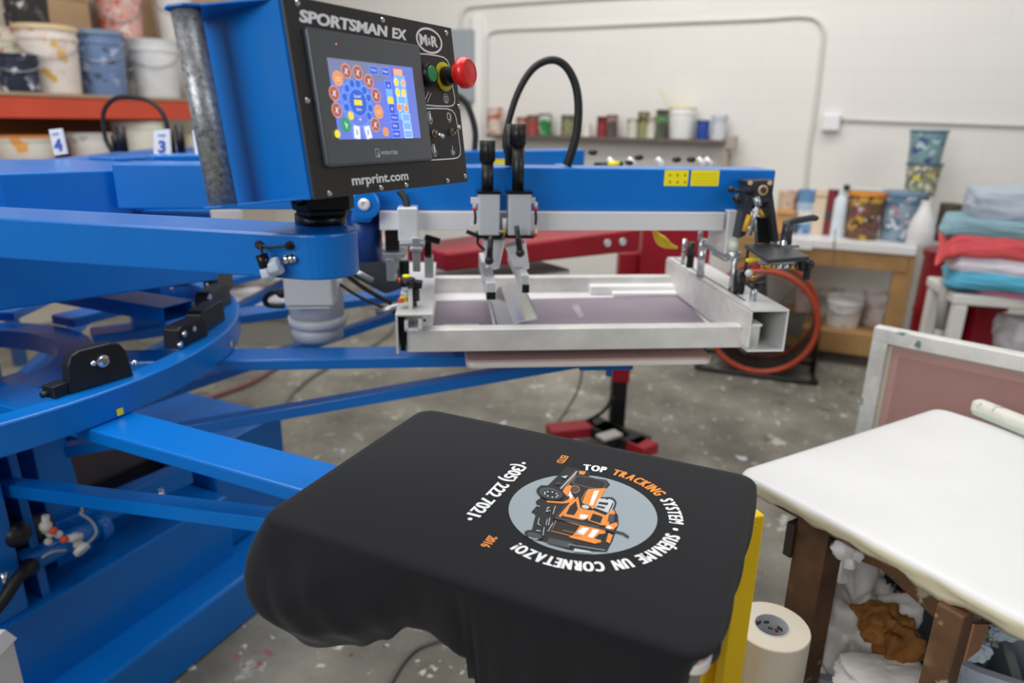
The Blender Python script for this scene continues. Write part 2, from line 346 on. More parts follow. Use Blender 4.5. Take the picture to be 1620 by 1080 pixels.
# panel arm (swings out from the hub)
AT = 1.32
_t = [atz(*q, AT) for q in ((0, 326), (450, 350), (0, 345), (470, 371), (563, 364))]
ad = ((_t[0]-_t[1])+(_t[2]-_t[3])); ad.z = 0; ad.normalize(); an = Vector((-ad.y, ad.x, 0))   # towards hub
if an.y > 0: an = -an
wv = .5*(_t[3]-_t[1]).dot(an); E0 = (_t[4] + ad*wv); E0 = E0 + an*((((_t[1]+_t[3])/2)-E0).dot(an)); E0.z = 0
AF = lambda x, y, z: E0 + ad*x + an*y + Z*z      # y>0 faces the camera
poly = [(.98, -wv), (.98, wv)] + [(-wv*math.sin(a), wv*math.cos(a)) for a in [PI*i/16 for i in range(17)]]
pa_ = thing('panel_arm', 'blue flat swing arm with rounded end carrying the control panel', 'machine arm', AF(0, 0, AT-.056))
b = MB(); b.prism(poly, lambda x, y: AF(x, y, AT-.056), lambda x, y: AF(x, y, AT)); b.build('arm_body', BLUE, pa_, bev=.003)
def onF(px, py, off=0):
    d = ray(px, py); n = an; p0 = AF(0, wv+off, 0); return O + d*((p0-O).dot(n)/d.dot(n))
b = MB()
for q in ((411, 387), (459, 388)): p = onF(*q); b.cyl(p-an*.002, p+an*.003, .0055, n=16); b.cyl(p+an*.003, p+an*.005, .0038, n=16)
b.build('grommet', RUBBER, pa_)
b = MB(); b.tube([onF(411, 387, 0), onF(414, 389, .010), onF(425, 391, .012), onF(440, 390, .012), onF(455, 389, .010), onF(459, 388, 0)], .0016)
b.tube([onF(411, 387, .004), onF(413, 393, .012), onF(415, 403, .016)], .0018); b.build('sensor_cable', RUBBER, pa_)
b = MB(); b.cyl(onF(413, 402, .018), onF(421, 423, .018), .0072, n=16); b.build('sensor', BLACKM, pa_)
b = MB(); b.cyl(onF(420, 426, .014), onF(444, 419, .010), .0115, n=7); b.cyl(onF(418, 433, .016), onF(430, 430, .015), .011, n=7); b.build('sensor_clamp', mat('grey_nylon', 'B9C4D6', .4), pa_, bev=.0015)
b = MB(); b.cyl(onF(448, 411, .010), onF(461, 409, .002), .005, .0062); b.ball(onF(462, 409, .003), .0062); b.build('clamp_screw', CHROME, pa_)
pc = atz(508, 353, AT)
b = MB(); b.lathe([(.0335, AT-.001), (.0335, AT+.013)], Vector((pc.x, pc.y, 0)), n=36); b.build('swivel_collar', BLACKM, pa_)
# ================================================================== CONTROL PANEL
Q = Vector((-.175, .893, 1.473))
a_, b_, c_ = 1.061, -.130, .002
RM = Matrix.Rotation(a_, 3, 'Z') @ Matrix.Rotation(b_, 3, 'X') @ Matrix.Rotation(c_, 3, 'Y')
PL = lambda x, y, z: Q + RM @ Vector((x, y, z))
def pl(px, py, off=0):   # pixel -> (x, z) on the panel face
    d = ray(px, py); n = RM @ Vector((0, 1, 0)); p0 = PL(0, -off, 0); w_ = O + d*((p0-O).dot(n)/d.dot(n)) - Q
    w_ = RM.transposed() @ w_; return (w_.x, w_.z)
def cr(cx, cy, off=0): return pl(400+cx/4, cy/4, off)
cpn = thing('control_panel', 'blue cased control panel with touch screen and red stop button on swing arm', 'control panel', PL(0, .05, -.104))
face = [(-.120, -.105), (.188, -.105), (.188, .1035), (-.120, .1015)]
b = MB(); b.prism([(-.122, -.106), (.189, -.106), (.189, .105), (-.122, .103)], lambda x, z: PL(x, .0, z), lambda x, z: PL(x, .118, z)); b.build('enclosure', BLUE, cpn, bev=.003, seg=3)
for z0, z1 in ((.0995, .1025), (-.1055, -.1025)):
    fl = [(-.120, .004), (-.120, .125), (-.172, .112), (-.183, .106), (-.187, .094), (-.180, .080), (-.165, .072)]
    b = MB(); b.prism(fl, lambda x, y: PL(x, y, z0), lambda x, y: PL(x, y, z1)); b.build('handle_bracket', BLUE, cpn, bev=.001)
b = MB(); b.boxf(PL, -.124, -.121, .002, .123, -.1055, .1025); b.build('side_plate', BLUE, cpn)
b = MB(); b.cyl(PL(-.166, .094, -.103), PL(-.166, .094, .100), .0152, n=32)
STEELP = mat('weathered_steel_tube', '9A9CA1', .40, .6, .35, 160, .1, 200, splat=[(220, .54, .2, '505154')])
b.build('grab_handle', STEELP, cpn)
b = MB(); b.prism([(-.122, -.1065), (.1895, -.1065), (.1895, .105), (-.122, .1035)], lambda x, z: PL(x, .0, z), lambda x, z: PL(x, -.0022, z)); b.build('face_plate', BLACKA, cpn, bev=.0006)
WHT = mat('white_lettering', 'F4F4F6', .5)
fp = lambda off: (lambda x, z: PL(x, -off, z))
F0 = fp(.0026)
b = MB()
x0, z0 = cr(290, 135); x1, z1 = cr(850, 225)
def along(p0, p1, off=.0026):
    p0 = Vector(p0); p1 = Vector(p1); d = (p1-p0).normalized(); n = Vector((-d.y, d.x)); return lambda x, y: PL(p0.x+d.x*x+n.x*y, -off, p0.y+d.y*x+n.y*y)
def length(a, c): return (Vector(c)-Vector(a)).length
text_into(b, 'SPORTSMAN', .0172, along(cr(287, 138), cr(848, 236)), bold=.0005, strike=.00055, shear=.18, fit=length(cr(287, 138), cr(848, 236)))
text_into(b, 'EX', .0172, along(cr(873, 240), cr(968, 257)), bold=.0005, strike=.00055, shear=.18, fit=length(cr(873, 240), cr(968, 257)))
text_into(b, 'mrprint.com', .0155, along(pl(555, 293), pl(644, 284)), bold=.0004, fit=length(pl(555, 293), pl(644, 284)))
oc_ = pl(677, 65); ring2(b, circ(*oc_, .0298, 40, .0165), circ(*oc_, .0262, 40, .0138), F0)
text_into(b, 'M', .019, lambda x, y: F0(oc_[0]-.0215+x, oc_[1]-.0066+y), bold=.0004, fit=.0155, strike=.0006)
text_into(b, 'R', .019, lambda x, y: F0(oc_[0]+.0045+x, oc_[1]-.0066+y), bold=.0004, fit=.0135, strike=.0006)
text_into(b, '&', .013, lambda x, y: F0(oc_[0]-.0042+x, oc_[1]-.0052+y), bold=.0003, fit=.0078)
b.build('printed_lettering', WHT, cpn, normals=False)
def stroke(mb, pts, wd, f, mi=0, closed=False):
    P = [Vector(p) for p in pts]; n = len(P); Lp, Rp = [], []
    for i, p in enumerate(P):
        a = P[(i-1) % n] if closed or i > 0 else p; c = P[(i+1) % n] if closed or i < n-1 else p
        d = (c-a).normalized(); nn = Vector((-d.y, d.x))*wd/2; Lp.append(mb.b.verts.new(f(*(p+nn)))); Rp.append(mb.b.verts.new(f(*(p-nn))))
    for i in range(n if closed else n-1):
        j = (i+1) % n; mb.b.faces.new((Lp[i], Lp[j], Rp[j], Rp[i])).material_index = mi
def smooth(pts, k=6):
    P = [Vector(p) for p in pts]; Q_ = []
    for i in range(len(P)-1):
        a, b2, c, d = P[max(i-1, 0)], P[i], P[i+1], P[min(i+2, len(P)-1)]
        for j in range(k):
            t = j/k; Q_.append(.5*((2*b2)+(c-a)*t+(2*a-5*b2+4*c-d)*t*t+(3*b2-a-3*c+d)*t**3))
    return Q_+[P[-1]]
b = MB()
stroke(b, [cr(*p) for p in ((1022, 340), (1100, 346), (1170, 357), (1200, 366), (1222, 386), (1232, 412), (1250, 520), (1268, 620), (1268, 650), (1256, 668), (1235, 674), (1150, 672), (1058, 664))], .0016, F0)
stroke(b, [cr(*p) for p in ((1060, 688), (1150, 688), (1220, 690), (1250, 700), (1268, 720), (1278, 752), (1292, 850), (1305, 950), (1303, 980), (1288, 998), (1260, 1004), (1180, 1010), (1110, 1014), (1085, 900), (1062, 740))], .0016, F0)
stroke(b, [cr(1078, 640), cr(1103, 580)], .0009, F0); stroke(b, [cr(1094, 650), cr(1118, 590)], .0009, F0)
c = cr(1213, 625); ring2(b, circ(*c, .0063), circ(*c, .0053), F0); stroke(b, [(c[0]-.0035, c[1]+.0025), (c[0]+.0035, c[1]+.0025)], .001, F0); stroke(b, [(c[0]-.003, c[1]+.0025), (c[0]-.0006, c[1]-.004), (c[0]+.0006, c[1]-.004), (c[0]+.003, c[1]+.0025)], .001, F0)
for q in ((1112, 738), (1140, 945)):
    c = cr(*q); b.flat(circ(c[0], c[1], .0022, 16, .0052), F0); stroke(b, [(c[0]+.0055*math.cos(a), c[1]+.0065*math.sin(a)) for a in [PI*.35+PI*i/9*1.15 for i in range(10)]], .0008, F0); stroke(b, [(c[0]+.004*math.cos(a), c[1]-.003+.0065*math.sin(a)) for a in [-PI*.8+PI*i/9*.9 for i in range(10)]], .0008, F0)
c = cr(1230, 738); ring2(b, circ(*c, .0042, 16, .0055), circ(*c, .0028, 16, .0042), F0); stroke(b, [(c[0]+.006*math.cos(a), c[1]+.0075*math.sin(a)) for a in [-PI*.6+PI*i/9*.8 for i in range(10)]], .0008, F0)
c = cr(1256, 950); stroke(b, [(c[0], c[1]+.006), (c[0], c[1]-.004)], .0012, F0); stroke(b, [(c[0]-.004, c[1]), (c[0], c[1]-.005), (c[0]+.004, c[1]-.001)], .0012, F0); stroke(b, [(c[0]-.005, c[1]-.004), (c[0], c[1]-.0075), (c[0]+.006, c[1]-.003)], .0008, F0)
b.build('printed_symbols', WHT, cpn, normals=False)
for q in ((467, 6), (602, 33), (703, 53), (483, 160), (518, 307), (723, 169), (733, 279), (600, 299), (640, 296), (706, 291)):
    x, z = pl(*q); x = max(min(x, .185), -.1165); z = max(min(z, .1), -.1018)
    b = MB(); b.lathe([(.0035, 0), (.0035, .0012), (.0024, .0026), (.0001, .0030)], PL(x, -.002, z), RM @ Vector((0, -1, 0)), n=14); b.build('screw', CHROME, cpn)
# touch screen
BEZ = mat('screen_bezel', '5E6064', .16, 0, coat=.6)
BEZR = mat('screen_rim', '4C535E', .3)
ts = MB(); ts.prism(rrect(-.1, -.073, .1, .073, .004), fp(.002), fp(.0085)); ts = ts.build('touch_screen', BEZR, cpn, bev=.0015)
b = MB(); b.prism(rrect(-.0975, -.0705, .0975, .0705, .003), fp(.0085), fp(.0092)); b.build('glass', BEZ, ts)
b = MB(); c = pl(522, 72); b.flat(circ(*c, .0007, 10), fp(.0096)); b.build('indicator_light', mat('orange_led', 'FF9A6A', .5, emit=1.5), ts, normals=False)
b = MB(); text_into(b, 'WEINTEK', .0062, along(pl(593, 246), pl(621, 245), .0096), bold=.0001, fit=length(pl(593, 246), pl(621, 245))); c = pl(588, 243); ring2(b, rrect(c[0]-.004, c[1]-.005, c[0]+.003, c[1]+.005, .001, 2), rrect(c[0]-.0033, c[1]-.0043, c[0]+.0023, c[1]+.0043, .001, 2), fp(.0096)); b.flat([(c[0]-.0005, c[1]+.001), (c[0]+.004, c[1]-.004), (c[0]+.0005, c[1]-.006)], fp(.0097)); b.build('maker_lettering', mat('pale_grey_print', 'D4D6D9', .5), ts, normals=False)
EM = .55
def em(n, c): return mat('screen_'+n, c, .3, emit=EM)
MATS = [em('blue_back', '6E80D8'), em('brown', 'A86058'), em('orange', 'E89A5E'), em('green', '3E9A70'), em('ring_blue', '4F8FE0'), em('deep_blue', '3F66D0'), em('yellow', 'F2DE4A'), em('pale', 'EDF0FA'), em('light_blue', '7FB4F0'), em('button_blue', '4B5BD8'), em('peach', 'F0B090'), em('slate', '7C82A6'), em('dark', '1E2240')]
D0 = fp(.0096); sx_, sz_ = .077, .0437
b = MB(); ZS = [0]
def lay(): ZS[0] += 1; return fp(.0096+.00003*ZS[0])
b.flat([(-sx_, -sz_), (sx_, -sz_), (sx_, sz_), (-sx_, sz_)], D0, 0)
b.flat([(-sx_, sz_*.45), (sx_*.35, sz_*.55), (sx_*.35, sz_), (-sx_, sz_)], lay(), 11)
def disc(q, r, mi, rim=7, k=1.12):
    c = cr(*q, .0095); b.flat(circ(*c, r*k, 22), lay(), rim); b.flat(circ(*c, r, 22), lay(), mi); return c
for q in ((590, 450), (663, 460), (733, 515), (778, 605), (773, 790), (530, 697), (513, 590)):
    c = disc(q, .0074, 1, 10); f = lay(); stroke(b, [(c[0]-.001, c[1]+.003), (c[0], c[1]), (c[0]+.0012, c[1]-.0038)], .0012, f, 7); stroke(b, [(c[0]-.0035, c[1]-.003), (c[0]+.0035, c[1]+.0032)], .0008, f, 7)
for q in ((535, 497), (793, 707)):
    c = disc(q, .0074, 2, 10); f = lay(); stroke(b, [(c[0]-.003, c[1]+.001), (c[0]+.003, c[1]+.001), (c[0]+.003, c[1]-.002), (c[0]-.003, c[1]-.002)], .0006, f, 7, True)
c = disc((585, 790), .0074, 3, 3); f = lay(); stroke(b, [(c[0]-.001, c[1]+.003), (c[0], c[1]), (c[0]+.0012, c[1]-.0038)], .0012, f, 7); stroke(b, [(c[0], c[1]), (c[0]+.0035, c[1])], .001, f, 7)
c = cr(655, 660, .0095); ring2(b, circ(*c, .0255, 40), circ(*c, .0247, 40), lay(), 8)
for q in ((623, 530), (660, 532), (700, 573), (728, 620), (738, 685), (730, 735), (590, 560), (575, 615), (587, 680)): disc(q, .0044, 5, 8, 1.2)
c = disc((660, 650), .0148, 5, 8, 1.05); f = lay(); b.flat([(c[0]-.0068, c[1]-.003), (c[0]+.0068, c[1]-.003), (c[0]+.0068, c[1]+.003), (c[0]-.0068, c[1]+.003)], f, 6)
text_into(b, 'Speed', .0050, lambda x, y: f(c[0]+x, c[1]+.0055+y), 7, center=True); text_into(b, '300/hr', .004, lambda x, y: f(c[0]+x, c[1]-.0092+y), 7, center=True)
disc((614, 733), .0042, 6, 6); disc((835, 835), .0048, 2, 10); disc((528, 848), .0040, 6, 6)
for q, a in (((652, 838), -.1), ((722, 838), .2)):
    c = cr(*q, .0095); f = lay(); R2 = Matrix.Rotation(a, 2); P = [c+0*Vector(c) if 0 else (R2 @ Vector(p)) for p in ((-.0052, -.0072), (.0052, -.0072), (.0052, .0072), (-.0052, .0072))]
    b.flat([(c[0]+p[0], c[1]+p[1]) for p in P], f, 7); f = lay(); stroke(b, [(c[0], c[1]-.003), (c[0], c[1]+.003)], .0014, f, 12)
c = cr(672, 757, .0095); f = lay(); b.flat([(c[0]-.002, c[1]-.0006), (c[0]+.0005, c[1]-.0006), (c[0]+.0005, c[1]-.0015), (c[0]+.002, c[1]), (c[0]+.0005, c[1]+.0015), (c[0]+.0005, c[1]+.0006), (c[0]-.002, c[1]+.0006)], f, 7)
def btn(q, hw, hh, mi, rim=None):
    c = cr(*q, .0095)
    if rim is not None: b.flat(rrect(c[0]-hw*1.08-.0003, c[1]-hh-.0006, c[0]+hw*1.08+.0003, c[1]+hh+.0006, .0012, 3), lay(), rim)
    b.flat(rrect(c[0]-hw, c[1]-hh, c[0]+hw, c[1]+hh, .001, 3), lay(), mi); return c
for q, t_, hw in (((757, 447), 'Print', .0068), ((830, 455), 'Menu', .0070), ((888, 745), 'Front', .0076), ((893, 798), 'Rear', .0076), ((900, 848), 'Index', .0076)):
    c = btn(q, hw, .0042, 9, 8); f = lay(); text_into(b, t_, .0046, lambda x, y: f(c[0]+x, c[1]-.0012+y), 7, center=True)
btn((908, 463), .0088, .0046, 10, 1)
for q, mi in (((848, 545), 9), ((853, 590), 8), ((860, 637), 6), ((870, 690), 9)):
    c = btn(q, .0054, .0054 if mi == 9 else .0042, mi, 8)
    if mi == 9: f = lay(); stroke(b, [(c[0]-.0022, c[1]), (c[0]+.0022, c[1])], .0007, f, 7); stroke(b, [(c[0], c[1]-.0022), (c[0], c[1]+.0022)], .0007, f, 7)
btn((932, 620), .0115, .0265, 8)
for q, mi in (((895, 520), 6), ((940, 528), 10), ((905, 585), 6), ((943, 590), 6), ((915, 680), 2), ((958, 688), 2)): disc(q, .0042, mi, 7)
for q in ((930, 635), (957, 745), (965, 800), (972, 850)): btn(q, .0075, .0042, 8, 7)
b.build('display', MATS, ts, normals=False)
# buttons
NB = RM @ Vector((0, -1, 0))
def pp(q, off=0): x, z = cr(*q, off); return PL(x, -off, z)
g = pp((1085, 475))+NB*.0022; o_ = MB(); o_.lathe([(.0150, 0), (.0150, .006), (.0135, .011), (.0105, .0112)], g, NB, n=32); gb = o_.build('start_button', BLACK, cpn)
b = MB(); b.lathe([(.0102, .0100), (.0102, .0116), (.0094, .0125)], g, NB, n=28); b.build('button_cap', mat('green_button', '1F9460', .35), gb)
g = pp((1198, 488))+NB*.0022; o_ = MB(); o_.lathe([(.0128, 0), (.0128, .010), (.0105, .012), (.0105, .026)], g, NB, n=32); sb = o_.build('stop_button', BLACK, cpn)
b = MB(); b.lathe([(.0192, .0005), (.0192, .0022), (.0125, .0022)], g, NB, n=40); b.build('yellow_ring', mat('yellow_ring_paint', 'E6E21C', .4), sb)
b = MB(); b.lathe([(.0100, .020), (.0135, .0225), (.0150, .027), (.0200, .031), (.0206, .036), (.0198, .041), (.0165, .0445), (.0155, .0436), (.0001, .0445)], g, NB, n=40); b.build('mushroom_head', mat('red_button', 'E5161C', .3, coat=.3), sb)
for q, q2 in (((1133, 845), (1198, 862)), ((1248, 838), (1300, 806))):
    g = pp(q)+NB*.0022; o_ = MB(); o_.lathe([(.0055, 0), (.0055, .002), (.0040, .0024), (.0036, .006)], g, NB, n=6); tg = o_.build('toggle_switch', mat('brass_nut', 'B9A487', .3, .8), cpn)
    e = pp(q2, .018); b = MB(); b.cyl(g+NB*.004, e, .0020, .0030, n=12); b.ball(e, .0036, n=12); b.build('toggle_lever', CHROME, tg)
# mount block under the panel
up_ = RM @ Vector((0, 0, 1))
mx, mz = pl(505, 330); mc = Vector((pc.x, pc.y, 0))
ca, sa = math.cos(math.radians(20)), math.sin(math.radians(20))
MF = lambda x, y, z: mc + Vector((ca*x-sa*y, sa*x+ca*y, z))
b = MB(); b.prism([(-.036, -.018), (-.018, -.040), (.034, -.034), (.042, -.02), (.042, .03), (-.036, .03)], lambda x, y: MF(x*.86, y*.86, AT+.0125), lambda x, y: MF(x*.86, y*.86, AT+.021))
b.prism([(-.036, -.018), (-.018, -.040), (.034, -.034), (.042, -.02), (.042, .03), (-.036, .03)], lambda x, y: MF(x, y, AT+.0205), lambda x, y: MF(x, y, 1.372)); b.build('swivel_mount', BLACKM, cpn, bev=.002)
x_ = MF(-.0285, -.031, AT+.034); n_ = (MF(-1, -.82, 0)-MF(0, 0, 0)).normalized()
b = MB(); b.lathe([(.0072, 0), (.0072, .005), (.0060, .0068), (.0034, .0068), (.0032, .0035)], x_, n_, n=24); b.build('socket_bolt', BLACKM, cpn)
# ================================================================== CAROUSEL
car = thing('pallet_carousel', 'blue rotating carousel ring with radiating arms and pallets under the print heads', 'carousel', (C.x, C.y, .84))
b = MB(); b.lathe([(.738, .8935), (.788, .8935), (.788, .955), (.738, .955), (.738, .8935)], C, n=96, cap=False); b.build('ring', BLUE, car, bev=.004)
b = MB(); b.lathe([(.34, .81), (.42, .81), (.42, .862), (.34, .862), (.34, .81)], C, n=64, cap=False); b.build('inner_ring', BLUE, car)
PALT = mat('tan_pallet_rubber', 'C9A9A4', .6); PALW = mat('pallet_edge_aluminium', 'E3DFDA', .4, .2)
for k, ang in enumerate((-24.5, 5.5, 35.5, 65.5, 95.5, 125.5)):
    f = frame(C, ang)
    b = MB(); b.boxf(f, .42, 1.46, -.047, .047, .865, .893); b.build('arm', BLUE, car, bev=.004)
    b = MB(); b.bar(f(.33, 0, .64), f(1.66, 0, .862), .04, .03); b.build('brace', BLUE, car, bev=.003)
    pz = .93 if k else .934
    b = MB(); b.prism(rrect(1.365, -.203, 1.94, .203, .02), lambda x, y: f(x, y, pz-.012), lambda x, y: f(x, y, pz)); pb = b.build('pallet', PALW, car, bev=.002)
    if k == 2: b = MB(); b.prism(rrect(1.367, -.201, 1.938, .201, .02), lambda x, y: f(x, y, pz), lambda x, y: f(x, y, pz+.006)); b.build('pallet_pad', mat('shaded_pallet_pad', '8E8B8C', .5), pb); continue  # pad coloured grey for the shade under the dryer arm, others stay tan
    b = MB(); b.prism(rrect(1.367, -.201, 1.938, .201, .02), lambda x, y: f(x, y, pz), lambda x, y: f(x, y, pz+.006)); b.build('pallet_pad', PALT, pb)
    b = MB(); b.boxf(f, 1.34, 1.46, -.05, .05, .893, pz-.012); b.boxf(f, 1.60, 1.72, -.03, .03, .86, pz-.012); b.build('pallet_bracket', DKBLUE, car, bev=.003)
f = frame(C, 5.5)
b = MB(); b.boxf(f, 1.66, 1.80, -.035, .035, .845, .868); b.cyl(f(1.74, -.02, .825), f(1.74, -.02, .85), .008); b.build('arm_clamp', BLUE, car, bev=.003)
# black stop plates on the ring
def rz(px, py, z=.955): return atz(px, py, z)
def plate(pa, pb, h, th, name='stop_plate', taper=.15, rnd=.3):
    d = (pb-pa); L_ = d.length; d.normalize(); n = Z.cross(d)
    poly = [(0, 0), (L_, 0), (L_*(1-taper*.4), h*(1-rnd)), (L_*(1-taper), h*.94), (L_*(1-taper*2), h), (L_*taper*1.6, h), (L_*taper*.8, h*.92), (L_*taper*.4, h*(1-rnd))]
    b = MB(); b.prism(poly, lambda x, y: pa+d*x+Z*y-n*th/2, lambda x, y: pa+d*x+Z*y+n*th/2); o = b.build(name, BLACK, car, bev=.003); return o, d, n, L_
o, d, n, L_ = plate(rz(104, 622), rz(206, 592), .078, .028)
nc = -n
m_ = rz(150, 600)*0 + (rz(104, 622)+rz(206, 592))/2 + Z*.048
b = MB(); b.lathe([(.012, 0), (.012, .004), (.009, .006), (.004, .006)], m_+nc*.014+d*.006, nc, n=20); b.build('bolt', CHROME, car); b = MB(); b.ball(m_+nc*.016-d*.012, .006); b.build('bolt', CHROME, car)
pA = rz(78, 630); b = MB(); b.bar(pA+Z*.012, rz(105, 620)+Z*.012, .03, .024); b.cyl(rz(66, 632)+Z*.008, rz(96, 622)+Z*.008, .006); b.build('stop_block', BLACK, car, bev=.002)
b = MB(); b.cyl(rz(88, 626)+Z*.008, rz(96, 622)+Z*.008, .008); b.build('bolt', CHROME, car); b = MB(); b.ball(rz(214, 583)+Z*.012, .007); b.build('bolt', CHROME, car)
for (a1, a2, h, bolts) in (((272, 552), (318, 530), .05, ((290, 528), (284, 545))), ((308, 530), (345, 505), .055, ((305, 520),)), ((322, 500), (356, 478), .06, ((335, 505), (330, 470))), ((335, 474), (360, 455), .075, ((338, 440), (326, 452))), ((250, 452), (300, 450), .055, ((258, 447), (272, 458)))):
    o, d, n, L_ = plate(rz(*a1), rz(*a2), h, .04, taper=.08, rnd=.1)
    for q in bolts: b = MB(); p = rz(*a1); pt = ray(*q); nn = -n; tt = ((p+nn*.021-O).dot(nn))/pt.dot(nn); w_ = O+pt*tt; b.lathe([(.0075, 0), (.0075, .004), (.005, .006)], w_, nn, n=12); b.build('bolt', CHROME, car)
b = MB(); b.boxf(frame(C, 35.5), .52, .60, -.035, .035, .86, 1.0); b.build('post', BLUE, car, bev=.003)
b = MB(); p = rz(190, 651, .925); dd = (p-C); dd.z = 0; dd.normalize()
tt = Z.cross(dd); yp = lambda x, y: C+dd*.789+tt*x+Z*(.905+y)
for q in ((190, 651), (366, 544)):
    dr = ray(*q); A_ = dr.x**2+dr.y**2; B_ = 2*(dr.x*(O.x-C.x)+dr.y*(O.y-C.y)); C_ = (O.x-C.x)**2+(O.y-C.y)**2-.789**2
    t_ = (-B_-math.sqrt(max(B_*B_-4*A_*C_, 0)))/(2*A_); w_ = O+dr*t_; dd = (w_-C); dd.z = 0; dd.normalize(); tt = Z.cross(dd)
    b.flat(rrect(-.007, -.007, .007, .007, .002, 3), lambda x, y: w_+tt*x+Z*y)
b.build('yellow_sticker', YEL, car, normals=False)
# ================================================================== T-SHIRT
ZT = .952
S0, S1, T0, T1 = 1.357, 1.944, -.210, .208
outline = rrect(S0, T0, S1, T1, .03, 6)
def dens(P, step=.012):
    R = []
    for i, p in enumerate(P):
        q = P[(i+1) % len(P)]; L_ = math.hypot(q[0]-p[0], q[1]-p[1]); k = max(1, int(L_/step))
        for j in range(k): R.append((p[0]+(q[0]-p[0])*j/k, p[1]+(q[1]-p[1])*j/k))
    return R
OL = dens(outline, .006)
def lerpk(x, K):
    if x <= K[0][0]: return K[0][1]
    for (a, u_), (c, v_) in zip(K, K[1:]):
        if x <= c:
            t = (x-a)/(c-a); t = t*t*(3-2*t); return u_+(v_-u_)*t
    return K[-1][1]
FRONT = [(1.357, .138), (1.37, .158), (1.42, .178), (1.506, .150), (1.546, .128), (1.580, .098), (1.606, .096), (1.634, .108), (1.655, .128), (1.672, .145), (1.682, .42), (1.74, .5), (1.87, .52), (1.915, .48), (1.93, .10), (1.945, .05)]
def dropf(s, t):
    if t < -.17 and s < 1.932: return lerpk(s, FRONT)
    if s > 1.90: return lerpk(t, [(-.21, .045), (-.1, .05), (.0, .07), (.10, .085), (.2, .11)])
    if s < 1.39: return lerpk(t, [(-.21, .14), (0, .12), (.2, .10)])
    return .10
sh = MB(); b = sh.b; n = len(OL); cxs, cxt = (S0+S1)/2, (T0+T1)/2
NV = 30; rings = []
def sag(s, t): return ZT
for ins, dz in ((.016, 0), (.006, -.0003), (.0018, -.0018), (0, -.005)):
    R = []
    for s, t in OL:
        k1 = 1-ins/(S1-cxs); k2 = 1-ins/(T1-cxt)
        R.append(b.verts.new(CF(cxs+(s-cxs)*k1, cxt+(t-cxt)*k2, ZT+dz)))
    rings.append(R)
arc = 0
for v in range(1, NV+1):
    u_ = v/NV; R = []
    arc = 0
    for i, (s, t) in enumerate(OL):
        p = OL[i-1]; q = OL[(i+1) % n]; ds, dt = q[0]-p[0], q[1]-p[1]; l = math.hypot(ds, dt) or 1; ns, nt_ = dt/l, -ds/l
        arc += math.hypot(s-p[0], t-p[1])
        D = dropf(s, t); front = t < -.17
        pocket = max(0, min(1, 1-(s-1.46)/.14)) if (front or s < 1.39) else 0
        o_ = .012*math.sin(PI*u_*.5)
        if pocket: o_ += pocket*(.024*math.sin(PI*min(1, u_*1.05))-.035*max(0, u_-.75)*4*.5) + pocket*(.006*math.sin(45*(s+t)+u_*8)*u_*(1-u_)*2+.003*math.sin(110*s-9*u_)*u_*(1-u_)*3)
        if front and s < 1.66: o_ -= (1-pocket)*.03*u_
        
        if front and s >= 1.64: w_ = min(1, (s-1.64)/.05); o_ += w_*(-.055*u_+u_*(.011*math.sin(58*s+.8*math.sin(5*u_))+.008*math.sin(103*s+2)))
        if s > 1.90 and not front: o_ = .006*math.sin(PI*u_)+.004*math.sin(60*t+3*u_)*u_-.012*u_*u_
        if not front and s <= 1.90 and t > .1: o_ = .004+.004*math.sin(50*s)*u_
        R.append(b.verts.new(CF(s+ns*o_, t+nt_*o_, ZT-.005-D*u_)))
    rings.append(R)
fc = b.faces.new(rings[0]); fc.smooth = True
for a, c in zip(rings, rings[1:]):
    for i in range(n): fq = b.faces.new((a[i], c[i], c[(i+1) % n], a[(i+1) % n])); fq.smooth = True
shirt = thing('t_shirt', 'black t-shirt stretched over the nearest pallet with round truck print', 't-shirt', CF(1.63, 0, .93))
CLO = mat('black_cotton', '16171B', .85, 0, .06, 300, .15, 900, sheen=.10, spec=.2)
so = sh.build('body', CLO, shirt); md = so.modifiers.new('thick', 'SOLIDIFY'); md.thickness = .0012; md.offset = -1
KS = 1.737; KT = -.0015
DZ = lambda k: (lambda dx, dy: CF(KS+dy, KT-dx, ZT+.0006+.00012*k))
INKW = mat('white_ink', 'F2F4F6', .6); INKO = mat('orange_ink', 'F0923C', .6); INKG = mat('grey_ink', '9AA6AD', .65); INKK = mat('black_ink', '17181C', .6); INKS = mat('slate_ink', '46494F', .6); INKL = mat('pale_ink', 'C9D2D6', .6)
b = MB(); b.flat(circ(0, 0, .1000, 64), DZ(0)); b.build('printed_disc', INKG, shirt, normals=False)
def arc_text(mb, body, r, a0, a1, size, f, top=True, colors=None, bold=.001, xs=.9):
    # lays letters along an arc; top: tops point outward, angles measured clockwise from design up
    adv = []
    for ch in body:
        if ch == ' ': adv.append((None, 0, size*.30)); continue
        vs, fs = glyphs(ch, size, bold, 0, xs); x0 = min(v[0] for v in vs); x1 = max(v[0] for v in vs)
        adv.append(((vs, fs), x0, x1-x0))
    gap = size*.13; tot = sum(a[2] for a in adv)+gap*(len(adv)-1); k = (a1-a0)/tot; pos = 0
    for idx, (g_, x0, w_) in enumerate(adv):
        if g_:
            ang = a0+k*(pos+w_/2); vs, fs = g_; ks = abs(k)*r      # actual scaling along arc
            for st_ in (-.035*size, .035*size):
                V_ = []
                for x, y in vs:
                    lx = (x-x0-w_/2)*ks+st_
                    rr = r+y if top else r-y
                    a = ang+(lx/r if top else -lx/r)
                    V_.append(mb.b.verts.new(f(rr*math.sin(a), rr*math.cos(a))+Z*(.0001 if st_ > 0 else 0)))
                for q in fs:
                    try: mb.b.faces.new([V_[i] for i in q]).material_index = colors(idx) if colors else 0
                    except ValueError: pass
        pos += w_+gap
